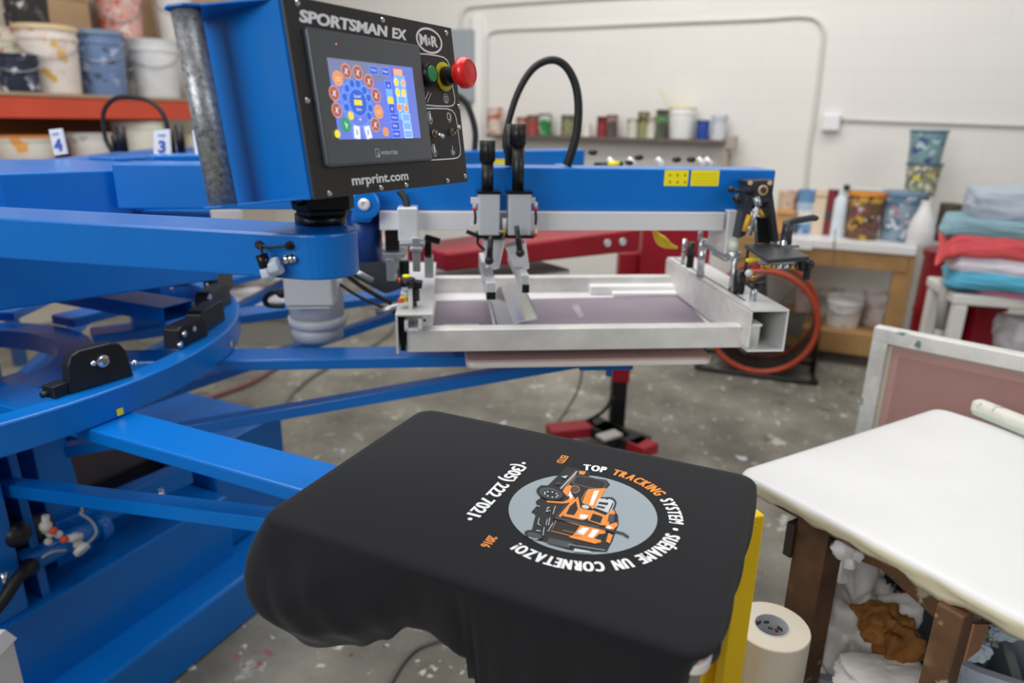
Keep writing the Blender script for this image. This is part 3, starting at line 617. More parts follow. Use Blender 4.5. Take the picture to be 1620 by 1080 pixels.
def dang(px, py):
    p = atz(px, py, ZT)-C; s = p.dot(U)-KS; t = p.dot(V)-KT; return math.degrees(math.atan2(-t, s)), math.hypot(s, t)
TXT = 'TOP TRACKING SYSTEM • SUÉNAME UN CORNETAZO!'
aL = dang(924, 737)[0]; aR = dang(806, 869)[0]
if aR < 0: aR += 360
wb = MB(); arc_text(wb, TXT, .1155, math.radians(aL), math.radians(aR), .0262, DZ(0), True, lambda i: 1 if 4 <= i <= 11 else 0, bold=.0004, xs=.66)
def dxy(px, py): p = atz(px, py, ZT)-C; return -(p.dot(V)-KT), p.dot(U)-KS
d0 = dxy(829, 733); d1 = dxy(743, 821)
wl = d1[0]-d0[0]; yc = (d0[1]+d1[1])/2
text_into(wb, '(305) 222 7021', .0285, lambda x, y: DZ(0)(d0[0]+.0075+x, yc-.0098+y), 0, bold=.0004, fit=wl-.017, strike=.0010)
for d_ in (d0, d1): wb.flat(circ(d_[0], yc, .0033, 16), DZ(0), 0)
def upright(mb, body, px, py, size, mi):   # centre at pixel
    p = atz(px, py, ZT)-C; dy = p.dot(U)-KS; dx = -(p.dot(V)-KT); text_into(mb, body, size, lambda x, y: DZ(0)(dx+x, dy-size*.35+y), mi, bold=.0003, xs=.72, center=True, strike=.0005)
upright(wb, 'ESTD', 890, 727, .0165, 1); upright(wb, '2016', 774, 857, .0175, 1)
wb.build('printed_lettering', [INKW, INKO], shirt, normals=False)
LY = [0]
def J(mb, pts, mi): 
    LY[0] += 1; z = ZT+.0008+LY[0]*.000025
    mb.flat([(x, y) for x, y in pts], lambda x, y: atz(780+x/5.0625, 720+y/5.0625, z), mi)
def JS(mb, pts, wd, mi):
    LY[0] += 1; z = ZT+.0008+LY[0]*.000025
    stroke(mb, pts, wd, lambda x, y: atz(780+x/5.0625, 720+y/5.0625, z), mi)
def ell(cx, cy, rx, ry, a=0, n=26): a = math.radians(a); return [(cx+rx*math.cos(t)*math.cos(a)-ry*math.sin(t)*math.sin(a), cy+rx*math.cos(t)*math.sin(a)+ry*math.sin(t)*math.cos(a)) for t in [2*PI*i/n for i in range(n)]]
K_, S_, O_, W_, L_, P_ = 0, 1, 2, 3, 4, 5
j = MB()
J(j, [(590, 92), (690, 108), (780, 135), (770, 175), (905, 195), (938, 235), (885, 290), (870, 335), (950, 335), (990, 380), (965, 430), (1000, 480), (1005, 560), (985, 600), (960, 680), (910, 775), (640, 765), (430, 700), (280, 660), (255, 615), (310, 598), (340, 480), (305, 455), (350, 405), (340, 370), (380, 340), (350, 280), (380, 240), (440, 240)], K_)
J(j, [(660, 118), (685, 125), (560, 268), (530, 258)], S_); JS(j, [(672, 128), (540, 268)], 8, L_)
J(j, [(690, 125), (745, 128), (730, 155), (690, 150)], O_); JS(j, [(665, 150), (575, 262), (560, 290), (600, 330)], 5, O_)
J(j, [(655, 160), (780, 172), (900, 202), (915, 235), (880, 280), (760, 262), (625, 225)], S_); J(j, [(670, 170), (780, 182), (890, 210), (900, 235), (870, 265), (760, 250), (645, 222)], K_)
J(j, [(610, 235), (640, 250), (600, 300), (655, 340), (640, 375), (560, 385), (430, 375), (430, 362), (560, 372), (600, 355), (615, 335), (560, 290), (570, 262)], O_); J(j, [(612, 280), (640, 325), (625, 350), (605, 318)], W_)
J(j, [(760, 270), (900, 262), (870, 330), (800, 430), (765, 400), (720, 385), (710, 370)], O_); J(j, [(810, 285), (850, 280), (800, 400), (770, 395)], W_); J(j, [(735, 275), (755, 275), (715, 370), (700, 365)], K_)
JS(j, [(905, 262), (805, 425)], 5, O_); JS(j, [(745, 285), (705, 360)], 4, O_)
J(j, [(600, 400), (680, 330), (700, 420), (775, 440), (770, 500), (720, 520), (560, 485)], O_); J(j, [(615, 410), (665, 365), (680, 430), (650, 480), (585, 470)], K_); J(j, [(700, 470), (765, 480), (740, 510), (690, 505)], W_)
J(j, [(625, 240), (690, 250), (700, 280), (660, 310), (630, 290)], S_); JS(j, ell(655, 272, 28, 22), 3, K_); JS(j, ell(655, 272, 36, 28), 4, O_)
J(j, ell(740, 412, 30, 16, 10), L_); JS(j, ell(740, 412, 32, 18, 10), 5, K_)
JS(j, [(632, 375), (530, 495)], 20, O_); JS(j, [(600, 380), (505, 490)], 7, S_)
J(j, [(845, 345), (940, 350), (960, 375), (920, 460), (815, 420)], L_); J(j, [(850, 372), (925, 380), (915, 400), (840, 388)], K_); J(j, [(835, 400), (900, 412), (890, 430), (825, 415)], S_)
JS(j, smooth([(905, 345), (955, 350), (975, 385), (945, 450), (905, 490)]), 22, K_); JS(j, smooth([(920, 352), (955, 362), (968, 390), (940, 445), (912, 480)]), 8, L_)
J(j, [(770, 440), (800, 440), (900, 480), (960, 430), (980, 460), (920, 560), (870, 560), (760, 520)], O_); J(j, [(800, 465), (880, 490), (860, 545), (775, 520)], K_); J(j, [(930, 470), (975, 470), (965, 540), (915, 530)], S_); JS(j, [(965, 430), (995, 480), (1000, 560)], 6, K_)
J(j, [(500, 520), (700, 560), (640, 640), (470, 610)], K_); JS(j, [(505, 520), (465, 605), (730, 670), (860, 700), (900, 610)], 5, O_); JS(j, [(520, 510), (700, 560), (900, 600)], 5, O_)
J(j, [(700, 560), (900, 605), (860, 690), (820, 708), (605, 655), (640, 640)], O_); J(j, [(720, 575), (770, 585), (720, 640), (660, 625)], W_); J(j, [(800, 590), (850, 600), (800, 660), (760, 650)], W_); J(j, [(850, 630), (900, 625), (870, 680), (810, 665)], K_); J(j, [(900, 560), (990, 535), (1000, 560), (960, 600), (900, 595)], O_); J(j, [(920, 560), (960, 575), (940, 590), (905, 585)], W_); J(j, [(925, 620), (960, 640), (935, 705), (905, 690)], O_)
JS(j, [(600, 598), (710, 630), (715, 645), (650, 640)], 3, K_); JS(j, [(560, 600), (720, 632)], 3, O_)
JS(j, [(480, 492), (860, 575)], 26, K_); JS(j, [(500, 497), (850, 574)], 13, S_); JS(j, [(850, 578), (1040, 625), (1085, 655)], 18, K_); JS(j, [(870, 584), (1035, 627), (1070, 648)], 7, S_)
J(j, ell(458, 300, 112, 56, 12), K_); J(j, ell(462, 303, 92, 42, 12), S_); J(j, ell(466, 310, 74, 32, 12), K_)
for i in range(9):
    a = 2*PI*i/9; J(j, ell(466+54*math.cos(a), 312+20*math.sin(a)+11*math.cos(a)*.9, 9, 5, 20, 8), L_)
J(j, ell(325, 635, 75, 34, 15), K_); J(j, ell(330, 640, 60, 22, 15), S_); JS(j, [(285, 655), (340, 672), (360, 668)], 6, L_)
for a, c in (((430, 420), (455, 415)), ((430, 450), (460, 440)), ((445, 415), (425, 450)), ((370, 500), (360, 550)), ((345, 600), (380, 605)), ((500, 405), (480, 470)), ((455, 500), (445, 560)), ((435, 510), (425, 560)), ((480, 540), (440, 610)), ((350, 400), (375, 410)), ((410, 575), (400, 640)), ((355, 545), (380, 560))): JS(j, [a, c], 5, P_)
J(j, [(450, 660), (640, 700), (610, 745), (430, 700)], S_); J(j, [(655, 745), (790, 770), (780, 778), (640, 768)], P_); JS(j, [(600, 712), (900, 760)], 3, P_); J(j, [(545, 170), (600, 160), (580, 185)], P_); J(j, [(510, 215), (560, 225), (500, 235)], S_)
j.build('printed_truck', [INKK, INKS, INKO, INKW, INKL, INKL], shirt, normals=False)
# ================================================================== MAIN PRINT HEAD
H = frame(C, 5.5)
_h = math.radians(5.5); HS = Vector((math.cos(_h), math.sin(_h), 0)); HT = Vector((-math.sin(_h), math.cos(_h), 0))
def onT(px, py, t): d = ray(px, py); return O + d*((C+HT*t-O).dot(HT)/d.dot(HT))
def hs(p): return (p-C).dot(HS)
def boxpx(mb, x0, y0, x1, y1, t0, t1, mi=0):   # box whose near face (at t0) spans these pixels
    a = onT(x0, y1, t0); c = onT(x1, y0, t0); mb.boxf(H, hs(a), hs(c), t0, t1, a.z, c.z, mi)
def cylpx(mb, x, y0, y1, t, r, mi=0, r2=None, n=20): a = onT(x, y1, t); c = onT(x, y0, t); c = Vector((a.x, a.y, c.z)); mb.cyl(a, c, r, r2, n=n, mi=mi)
ph = thing('print_head', 'blue print head beam with squeegee carriages over the pallet in use', 'print head', H(1.3, 0, 1.24))
ph['label'] = 'blue print head beam with grey squeegee carriages above the silkscreen, nearest in view'
BZ0, BZ1 = 1.254, 1.352
b = MB(); b.boxf(H, .60, 2.106, -.055, .055, BZ0, BZ1); b.build('beam', BLUE, ph, bev=.004)
a = onT(600, 350, -.075); c = onT(1146, 350, -.075)
RAILM = mat('white_aluminium_rail', 'E4E4E6', .4, .25)
b = MB(); b.boxf(H, hs(a), hs(c), -.075, .03, 1.211, 1.2535); b.build('rail', RAILM, ph, bev=.002)
b = MB(); boxpx(b, 1146, 333, 1172, 402, -.078, .04); b.build('end_plate', RAILM, ph, bev=.002)
b = MB()
for x0, x1 in ((1050, 1090), (1092, 1139)):
    a = onT(x0, 294, -.056); c = onT(x1, 269, -.056); b.flat(rrect(hs(a), a.z, hs(c), c.z, .002, 2), lambda x, y: H(x, -.0556, y))
YL = b.build('warning_label', YEL, ph, normals=False)
b = MB()
for x in (1060, 1072, 1084):
    for y in (277, 288): a = onT(x, y, -.056); b.flat(circ(hs(a), a.z, .0035, 10), lambda x, y: H(x, -.0560, y))
for y in (276, 281, 286, 290): a = onT(1096, y, -.056); c = onT(1134, y, -.056); stroke(b, [(hs(a), a.z), (hs(c), c.z)], .0008, lambda x, y: H(x, -.0560, y))
b.build('label_marks', mat('label_ink', 'B9A800', .5), YL, normals=False)
# carriages
for x0, x1, cx, yt, name in ((757, 791, 771, 222, 'l'), (804, 841, 819, 196, 'r')):
    b = MB(); boxpx(b, x0, 306, x1, 373, -.135, -.08); cg = b.build('carriage', ANOD, ph, bev=.003)
    b = MB()
    r = .0155 if name == 'l' else .0165
    cylpx(b, cx, yt+34, 306, -.11, .0135); cylpx(b, cx, yt, yt+34, -.11, r); 
    for i in range(12):
        a = onT(cx, yt, -.11); a2 = onT(cx, yt+33, -.11); th = 2*PI*i/12; o_ = Vector((math.cos(th), math.sin(th), 0))*r; b.cyl(Vector((a.x, a.y, a2.z))+o_, a+o_, .002, n=6)
    b.build('height_knob', BLACK, ph)
    b = MB(); boxpx(b, x0-2, 303, x1+2, 307, -.137, -.08); boxpx(b, x0-4, 373, x1+4, 377, -.137, -.06); b.build('carriage_plate', BLACKM, cg)
b = MB(); boxpx(b, 803, 196, 809, 258, -.06, -.05); cylpx(b, 808, 196, 262, -.05, .014); b.build('height_knob', BLACK, ph)
b = MB()
for xs_, xe in ((751, 757), (842, 847)):
    for y in (318, 360):
        boxpx(b, xs_-6, y-5, xe, y+4, -.12, -.108); cylpx(b, xs_ if xs_ < 800 else xe, y+2, y+12, -.115, .0045)
        cylpx(b, xs_ if xs_ < 800 else xe, y+9, y+14, -.115, .005, mi=1)
    b.tube([onT(xs_ if xs_ < 800 else xe, 330, -.115), onT((xs_ if xs_ < 800 else xe)+1, 345, -.118), onT(xs_ if xs_ < 800 else xe, 356, -.115)], .003, mi=2)
cylpx(b, 798, 345, 365, -.12, .006); cylpx(b, 798, 362, 372, -.12, .006, mi=3)
b.build('air_fitting', [FIT, ORG, RUBBER, BRASS], ph)
b = MB(); b.bar(onT(738, 366, -.13), onT(760, 374, -.13), .008, .008); b.tube([onT(757, 375, -.12), onT(756, 385, -.12), onT(766, 395, -.12)], .003); b.build('air_hose', RUBBER, ph)
for (p1_, p2_) in (((777, 372), (774, 412)), ((817, 357), (823, 400))):
    b = MB(); b.cyl(onT(*p1_, -.155), onT(*p2_, -.16), .0055, .0075); b.ball(onT(*p2_, -.16), .010); b.build('clamp_lever', BLACK, ph)
# squeegee and flood bar holders
for nm, pts, end, top in (('squeegee_holder', ((764, 378), (800, 378), (790, 425), (770, 430)), ((769, 462), (785, 474)), (768, 425)), ('flood_bar_holder', ((800, 392), (832, 384), (838, 425), (817, 432)), ((825, 450), (838, 463)), (818, 425))):
    P = [onT(*q, -.12) for q in pts]; 
    b = MB(); b.prism([(hs(p), p.z) for p in P], lambda x, y: H(x, -.12, y), lambda x, y: H(x, -.085, y)); b.prism([(hs(p)+.004, p.z) for p in P], lambda x, y: H(x, -.075, y), lambda x, y: H(x, -.04, y))
    hd = b.build(nm, ALU, ph, bev=.003)
    a = onT(end[0][0], end[1][1], -.19); c = onT(end[1][0], end[0][1], -.19); tp = onT(top[0], top[1], -.14)
    dx = hs(tp)-hs(a)
    b = MB(); b.hexa([H(hs(a), -.19, a.z), H(hs(c), -.19, a.z), H(hs(c), .17, a.z), H(hs(a), .17, a.z), H(hs(a)+dx*.25, -.19, c.z+.022), H(hs(c)+dx*.25, -.19, c.z+.022), H(hs(c)+dx*.25, .17, c.z+.022), H(hs(a)+dx*.25, .17, c.z+.022)]); b.build('clamp_bar', ALU, hd, bev=.002)
    b = MB(); b.boxf(H, hs(a)+.001, hs(c)-.001, -.192, -.188, a.z+.0005, c.z); b.build('end_cap', BLACK, hd)
    b = MB(); b.hexa([H(hs(a)+dx*.2, -.13, c.z+.018), H(hs(c)+dx*.2, -.13, c.z+.018), H(hs(c)+dx*.2, -.06, c.z+.018), H(hs(a)+dx*.2, -.06, c.z+.018), H(hs(tp)-.006, -.13, tp.z), H(hs(tp)+.016, -.13, tp.z), H(hs(tp)+.016, -.06, tp.z), H(hs(tp)-.006, -.06, tp.z)]); b.build('hanger', STEEL, hd, bev=.002)
MIR = mat('polished_flood_bar', 'E6E8EA', .18, 1)
b = MB(); zf = 1.045
s1 = hs(onT(786, 466, -.1)); s2 = hs(onT(842, 462, -.1))
prof = [(s1+.000, .998), (s1+.012, 1.006), (s1+.030, 1.022), (s1+.05, 1.030), (s2, 1.034), (s2+.002, 1.040)]
for i in range(len(prof)-1):
    (x0, z0_), (x1, z1_) = prof[i], prof[i+1]; b.hexa([H(x0, -.205, z0_-.002), H(x1, -.205, z1_-.002), H(x1, .17, z1_-.002), H(x0, .17, z0_-.002), H(x0, -.205, z0_), H(x1, -.205, z1_), H(x1, .17, z1_), H(x0, .17, z0_)])
b.build('flood_bar', MIR, ph)
b = MB(); s3 = hs(onT(778, 476, -.19)); b.hexa([H(s3+.008, -.20, .992), H(s3+.013, -.20, .992), H(s3+.013, .17, .992), H(s3+.008, .17, .992), H(s3-.003, -.20, 1.05), H(s3+.002, -.20, 1.05), H(s3+.002, .17, 1.05), H(s3-.003, .17, 1.05)]); b.build('squeegee_blade', mat('squeegee_rubber', 'C9CCD2', .3, .4), ph)
# hose arch
HOSE = [(812, 262), (800, 235), (802, 205), (818, 150), (842, 110), (870, 95), (893, 103), (909, 130), (915, 165), (913, 205), (906, 235), (897, 262)]
b = MB(); b.tube([onT(*q, .0) for q in HOSE], lambda u_: .0065+.0045*u_); b.build('cable_loop', RUBBER, ph)
# inner end: knuckle, bolt, gear motor, dark cylinder
b = MB(); b.cyl(onT(577, 323, -.11), onT(577, 323, -.02), .034, n=28); b.hexa([onT(556, 352, -.09), onT(586, 352, -.09), onT(586, 352, -.03), onT(556, 352, -.03), onT(556, 318, -.09), onT(600, 318, -.09), onT(600, 318, -.03), onT(556, 318, -.03)]); b.build('pivot_knuckle', BLUE, ph, bev=.006)
b = MB(); b.lathe([(.013, 0), (.013, .006), (.009, .01), (.005, .01), (.005, .006)], onT(576, 323, -.112), -HT, n=24); b.build('pivot_bolt', RAILM, ph)
b = MB(); cylpx(b, 578, 322, 410, 0, .042); b.build('drive_cylinder', DKBLUE, ph)
GM = mat('grey_motor_paint', 'C6C8CB', .45)
MT = .12
b = MB(); boxpx(b, 450, 428, 525, 486, MT-.10, MT-.03); mo = b.build('motor', GM, ph, bev=.008, seg=3)
b = MB(); cylpx(b, 502, 425, 500, MT, .070, n=36); cylpx(b, 503, 498, 512, MT, .074, n=36); cylpx(b, 503, 512, 532, MT, .066, r2=None, n=36); b.build('motor_case', GM, mo)
b = MB(); boxpx(b, 446, 424, 530, 428, MT-.10, MT-.05); boxpx(b, 455, 486, 522, 489, MT-.10, MT-.04); b.build('terminal_cover', GM, mo, bev=.003)
b = MB(); b.tube([onT(452, 465, MT-.06), onT(432, 462, MT-.04), onT(420, 472, MT-.02), onT(424, 482, MT), onT(450, 484, MT)], .007); b.ball(onT(446, 463, MT-.06), .014); b.build('motor_cable', RUBBER, mo)
b = MB(); P = [onT(x, y, .16) for x, y in ((530, 410), (600, 408), (632, 425), (640, 455), (610, 466), (560, 440))]; b.prism([(hs(p), p.z) for p in P], lambda x, y: H(x, .16, y), lambda x, y: H(x, .3, y)); b.build('gear_housing', mat('charcoal_cast', '3A3D42', .5), ph, bev=.008)
b = MB(); b.tube([onT(540, 428, .05), onT(575, 455, .05), onT(620, 480, .05)], .006); b.tube([onT(525, 440, .1), onT(570, 470, .1), onT(640, 500, .1)], .004); b.build('air_hose', RUBBER, ph)
b = MB(); b.cyl(onT(556, 426, .06), onT(590, 444, .06), .007); b.cyl(onT(595, 494, .1), onT(640, 482, .1), .009); b.build('steel_rod', STEEL, ph)
# left clamp group
b = MB(); boxpx(b, 630, 329, 660, 382, -.125, -.07); b.build('lift_cylinder', ALU, ph, bev=.003)
b = MB(); b.tube([onT(644, 330, -.10), onT(642, 316, -.09), onT(632, 302, -.08)], .008); b.build('air_hose', RUBBER, ph)
b = MB(); boxpx(b, 632, 384, 672, 390, -.15, -.10); boxpx(b, 653, 376, 664, 430, -.16, -.15); boxpx(b, 648, 392, 668, 398, -.17, -.12); boxpx(b, 606, 400, 640, 409, -.08, .0); boxpx(b, 672, 408, 685, 440, -.05, 0); boxpx(b, 612, 409, 625, 445, -.08, -.03); b.build('clamp_bracket', STEEL, ph, bev=.002)
b = MB(); boxpx(b, 610, 365, 630, 402, -.05, .0); boxpx(b, 672, 378, 682, 430, -.02, .04); cylpx(b, 640, 412, 434, -.03, .012); cylpx(b, 622, 425, 445, -.02, .014); b.bar(onT(672, 375, -.06), onT(696, 382, -.06), .014, .014); b.build('clamp_body', BLACKM, ph, bev=.002)
# ================================================================== SILKSCREEN
scr = thing('silkscreen', 'aluminium framed mauve printing screen held level under the print head', 'printing screen', H(1.61, 0, .98))
FA, FB, GA, GB, FZ0, FZ1 = 1.236, 2.026, -.243, .31, .972, 1.022
FRM = mat('ink_stained_aluminium', 'E0DEDB', .5, .35, .12, 14, splat=[(9, .62, .1, 'ECEAE4'), (16, .66, .06, 'B7AA98')])
for x0, x1, y0, y1 in ((FA, FB, GA, GA+.036), (FA, FB, GB-.036, GB), (FA, FA+.036, GA+.036, GB-.036), (FB-.036, FB, GA+.036, GB-.036)):
    b = MB(); b.boxf(H, x0, x1, y0, y1, FZ0, FZ1); b.build('frame_bar', FRM, scr, bev=.002)
b = MB(); b.boxf(H, FA+.03, FB-.03, GA+.03, GB-.03, .9765, .9785)
b.build('taped_border', mat('blocked_mesh_white', 'E8E6E6', .35), scr)
b = MB(); P = [atz(x, y, .979) for x, y in ((690, 476), (1078, 468), (1122, 517), (684, 523))]; P = [((p-C).dot(HS), (p-C).dot(HT)) for p in P]
b.prism(P, lambda x, y: H(x, y, .9785), lambda x, y: H(x, y, .9797)); b.build('mesh', mat('mauve_mesh', '8F8291', .4, 0, .08, 6), scr)
b = MB(); P2 = [atz(x, y, .98) for x, y in ((905, 483), (915, 482), (924, 500), (917, 503), (908, 490))]; b.flat([((p-C).dot(HS), (p-C).dot(HT)) for p in P2], lambda x, y: H(x, y, .9801)); b.build('stencil', mat('pale_stencil', 'B3A9B3', .5), scr, normals=False)
b = MB(); P2 = [atz(x, y, .98) for x, y in ((702, 514), (757, 513), (760, 523), (692, 525))]; b.prism([((p-C).dot(HS), (p-C).dot(HT)) for p in P2], lambda x, y: H(x, y, .9797), lambda x, y: H(x, y, .9815)); b.build('tape', mat('cream_tape', 'E9E3D2', .5), scr)
b = MB(); b.boxf(H, FA+.5, FB-.036, GB-.075, GB-.034, .979, 1.004); b.boxf(H, FA+.56, FB-.036, GB-.10, GB-.06, .979, .99); b.build('white_tape', mat('white_tape_mat', 'F4F3F1', .5), scr, bev=.004)
# end channels that grip the screen
GRY = mat('grey_cast_channel', 'D6D6D6', .42, .3)
def channel(s0, s1, t0, t1, z0, z1, w_, name, par, open_left=False):
    b = MB(); b.boxf(H, s0, s1, t0, t1, z1-.005, z1)
    if open_left: b.boxf(H, s1-.005, s1, t0, t1, z0, z1-.005); b.boxf(H, s0+.0, s1-.005, t0, t1, z0, z0+.005)
    else: b.boxf(H, s0, s0+.005, t0, t1, z0, z1-.005)
    return b.build(name, GRY, par, bev=.001)
a = onT(1190, 490, -.28); c = onT(1240, 556, -.28)
channel(hs(a), hs(c), -.28, .33, c.z, a.z, 0, 'screen_clamp_channel', ph, True)
b = MB(); b.boxf(H, hs(a)+.006, hs(a)+.03, -.275, -.10, a.z-.04, a.z-.034); b.boxf(H, hs(a)-.003, hs(a)+.004, -.278, .33, c.z+.01, a.z-.006); b.build('screen_lip', FRM, ph, bev=.001)
b = MB(); b.boxf(H, hs(a)+.016, hs(a)+.020, -.20, .31, a.z-.0005, a.z+.0012); b.build('channel_slot', BLACKM, ph)
a = onT(625, 497, -.26); c = onT(686, 562, -.26)
channel(hs(a), hs(c), -.26, .30, c.z+.004, a.z, 0, 'screen_clamp_channel', ph, False)
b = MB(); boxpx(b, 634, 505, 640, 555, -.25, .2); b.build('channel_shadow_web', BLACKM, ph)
b = MB(); boxpx(b, 640, 520, 668, 524, -.262, -.20); boxpx(b, 662, 505, 667, 524, -.262, -.20); boxpx(b, 640, 508, 645, 524, -.262, -.2); b.build('clip', RAILM, ph)
# clamps standing on the channels
b = MB(); cylpx(b, 672, 505, 508, -.2, .003)
cylpx(b, 656, 447, 475, -.20, .011); cylpx(b, 645, 440, 452, -.215, .016); b.bar(onT(642, 446, -.2), onT(668, 450, -.2), .03, .012); cylpx(b, 655, 478, 488, -.19, .007); b.build('clamp_knob', BLACK, ph)
b = MB(); cylpx(b, 643, 435, 440, -.2, .008, mi=1); cylpx(b, 640, 470, 476, -.2, .009, mi=1); cylpx(b, 640, 460, 468, -.21, .008); cylpx(b, 650, 455, 498, -.215, .005); cylpx(b, 634, 440, 446, -.21, .006, mi=2); cylpx(b, 634, 472, 478, -.21, .006, mi=2); b.build('air_fitting', [FIT, YEL, ORG], ph)
def stand(x, y0, y1, t, r, m_, name): b = MB(); cylpx(b, x, y0, y1, t, r); b.build(name, m_, ph)
stand(1091, 383, 423, .10, .010, BLACK, 'clamp_knob'); stand(1080, 378, 418, .12, .006, CHROME, 'clamp_pin'); stand(1107, 378, 438, .05, .0105, CHROME, 'clamp_pin'); stand(1107, 366, 380, .05, .006, STEEL, 'clamp_pin')
stand(1160, 382, 400, -.09, .011, mat('pale_green_cap', 'C4CFC0', .5), 'clamp_cap'); stand(1160, 398, 410, -.09, .017, STEEL, 'clamp_pin'); stand(1157, 408, 464, -.10, .008, STEEL, 'clamp_pin'); stand(1167, 428, 468, -.13, .0125, BLACK, 'clamp_knob'); stand(1175, 390, 462, -.14, .0035, BLACK, 'clamp_pin'); stand(1190, 452, 480, -.20, .0075, STEEL, 'clamp_pin')
b = MB(); b.ball(onT(1196, 452, -.2), .012, (1.6, 1, .6)); b.bar(onT(1188, 455, -.2), onT(1210, 448, -.2), .012, .01); b.build('wing_knob', BLACK, ph)
b = MB(); b.bar(onT(1116, 388, .0), onT(1150, 405, -.05), .012, .008); b.bar(onT(1128, 400, .0), onT(1150, 412, -.05), .01, .006); b.build('linkage', STEEL, ph)
# outer end bracket
pts_l = ((1184, 296), (1197, 300), (1181, 372), (1168, 378)); pts_r = ((1212, 300), (1222, 296), (1234, 386), (1226, 386))
b = MB()
for P in (pts_l, pts_r): P = [onT(*q, -.115) for q in P]; b.prism([(hs(p), p.z) for p in P], lambda x, y: H(x, -.115, y), lambda x, y: H(x, -.062, y))
P = [onT(*q, -.115) for q in ((1182, 286), (1224, 284), (1223, 318), (1206, 322), (1190, 318))]; b.prism([(hs(p), p.z) for p in P], lambda x, y: H(x, -.115, y), lambda x, y: H(x, -.058, y))
GRAPH = mat('graphite_bracket', '3B3D42', .4, .4)
b.build('end_bracket', GRAPH, ph, bev=.003)
b = MB(); P = [onT(*q, -.09) for q in ((1198, 342), (1224, 350), (1228, 386), (1194, 384))]; b.prism([(hs(p), p.z) for p in P], lambda x, y: H(x, -.09, y), lambda x, y: H(x, -.085, y)); b.build('inner_panel', BLACK, ph)
TAN = mat('tan_bronze', 'BFA07C', .4, .4)
b = MB()
for q, r in (((1187, 289), .0055), ((1218, 289), .0055)): b.cyl(onT(*q, -.118), onT(*q, -.112), r)
b.torus(onT(1207, 301, -.118), HT, .009, .0035, 28, 8); b.build('bronze_bushing', TAN, ph)
b = MB(); b.cyl(onT(1207, 301, -.122), onT(1207, 301, -.11), .0065); b.cyl(onT(1160, 300, -.13), onT(1190, 306, -.12), .0035); b.ball(onT(1157, 300, -.13), .008); b.ball(onT(1167, 315, -.11), .012); b.build('ball_knob', BLACK, ph)
b = MB(); b.cyl(onT(1200, 318, -.135), onT(1186, 372, -.135), .005); b.cyl(onT(1196, 312, -.135), onT(1200, 326, -.135), .008); b.cyl(onT(1193, 330, -.13), onT(1196, 385, -.13), .004); b.ball(onT(1187, 362, -.13), .008); b.build('gas_strut', STEEL, ph)
b = MB(); b.cyl(onT(1186, 340, -.12), onT(1178, 366, -.12), .007); b.cyl(onT(1200, 332, -.11), onT(1206, 342, -.11), .006); b.build('yellow_tube', mat('amber_tube', 'DDA52E', .4), ph)
P = [(-.03, .0), (.075, .0), (.105, -.02)]
pb1 = onT(1186, 388, -.16); pb2 = onT(1284, 412, -.16)
b = MB(); P4 = [atz(x, y, pb1.z) for x, y in ((1178, 386), (1240, 384), (1281, 405), (1215, 410))]; b.prism([(p.x, p.y) for p in P4], lambda x, y: Vector((x, y, pb1.z-.010)), lambda x, y: Vector((x, y, pb1.z))); b.build('handle_plate', GRAPH, ph, bev=.002)
b = MB(); cylpx(b, 1243, 350, 382, -.15, .013, r2=.011); b.tube([onT(1240, 356, -.15), onT(1252, 350, -.155), onT(1270, 347, -.16), onT(1288, 344, -.165)], .0075); b.ball(onT(1288, 345, -.165), .008, (1.3, 1, .9)); b.build('ratchet_handle', GRAPH, ph)
b = MB(); cylpx(b, 1238, 380, 400, -.17, .006); cylpx(b, 1247, 381, 398, -.15, .006); b.boxf(H, hs(onT(1226, 402, -.17)), hs(onT(1256, 402, -.17)), -.19, -.14, pb1.z, pb1.z+.006); b.build('bolt', CHROME, ph)
b = MB()
for i, (x, r, mi) in enumerate(((1196, .007, 1), (1205, .006, 0), (1213, .008, 0), (1222, .005, 0), (1232, .007, 2), (1243, .006, 2), (1253, .008, 0), (1262, .006, 2))): b.cyl(onT(x-4, 421, -.18), onT(x+5, 421, -.18), r, mi=mi)
b.ball(onT(1185, 432, -.18), .009, mi=3); b.ball(onT(1192, 438, -.18), .008, mi=0); b.build('brass_fitting', [BRASS, mat('red_cap', 'B3202A', .4), CHROME, FIT], ph)
b = MB(); boxpx(b, 1266, 408, 1277, 430, -.2, -.16); b.ball(onT(1279, 418, -.18), .013); cylpx(b, 1275, 425, 442, -.18, .008); b.build('air_valve', BLACK, ph, bev=.002)
b = MB(); b.boxf(H, hs(onT(1195, 414, -.17)), hs(onT(1268, 414, -.17)), -.185, -.14, onT(1195, 416, -.17).z, onT(1195, 411, -.17).z); b.build('manifold', STEEL, ph)
b = MB(); b.bar(onT(1181, 412, -.18), onT(1203, 408, -.18), .01, .006); b.build('yellow_tag', YEL, ph)
b = MB(); b.tube([onT(1033, 362, .06), onT(1042, 376, .06), onT(1056, 387, .05), onT(1072, 392, .04)], lambda u_: .004+.010*math.sin(PI*min(1, u_*1.05))**2); b.build('yellow_plug', mat('yellow_rubber', 'E8C81E', .5), ph)
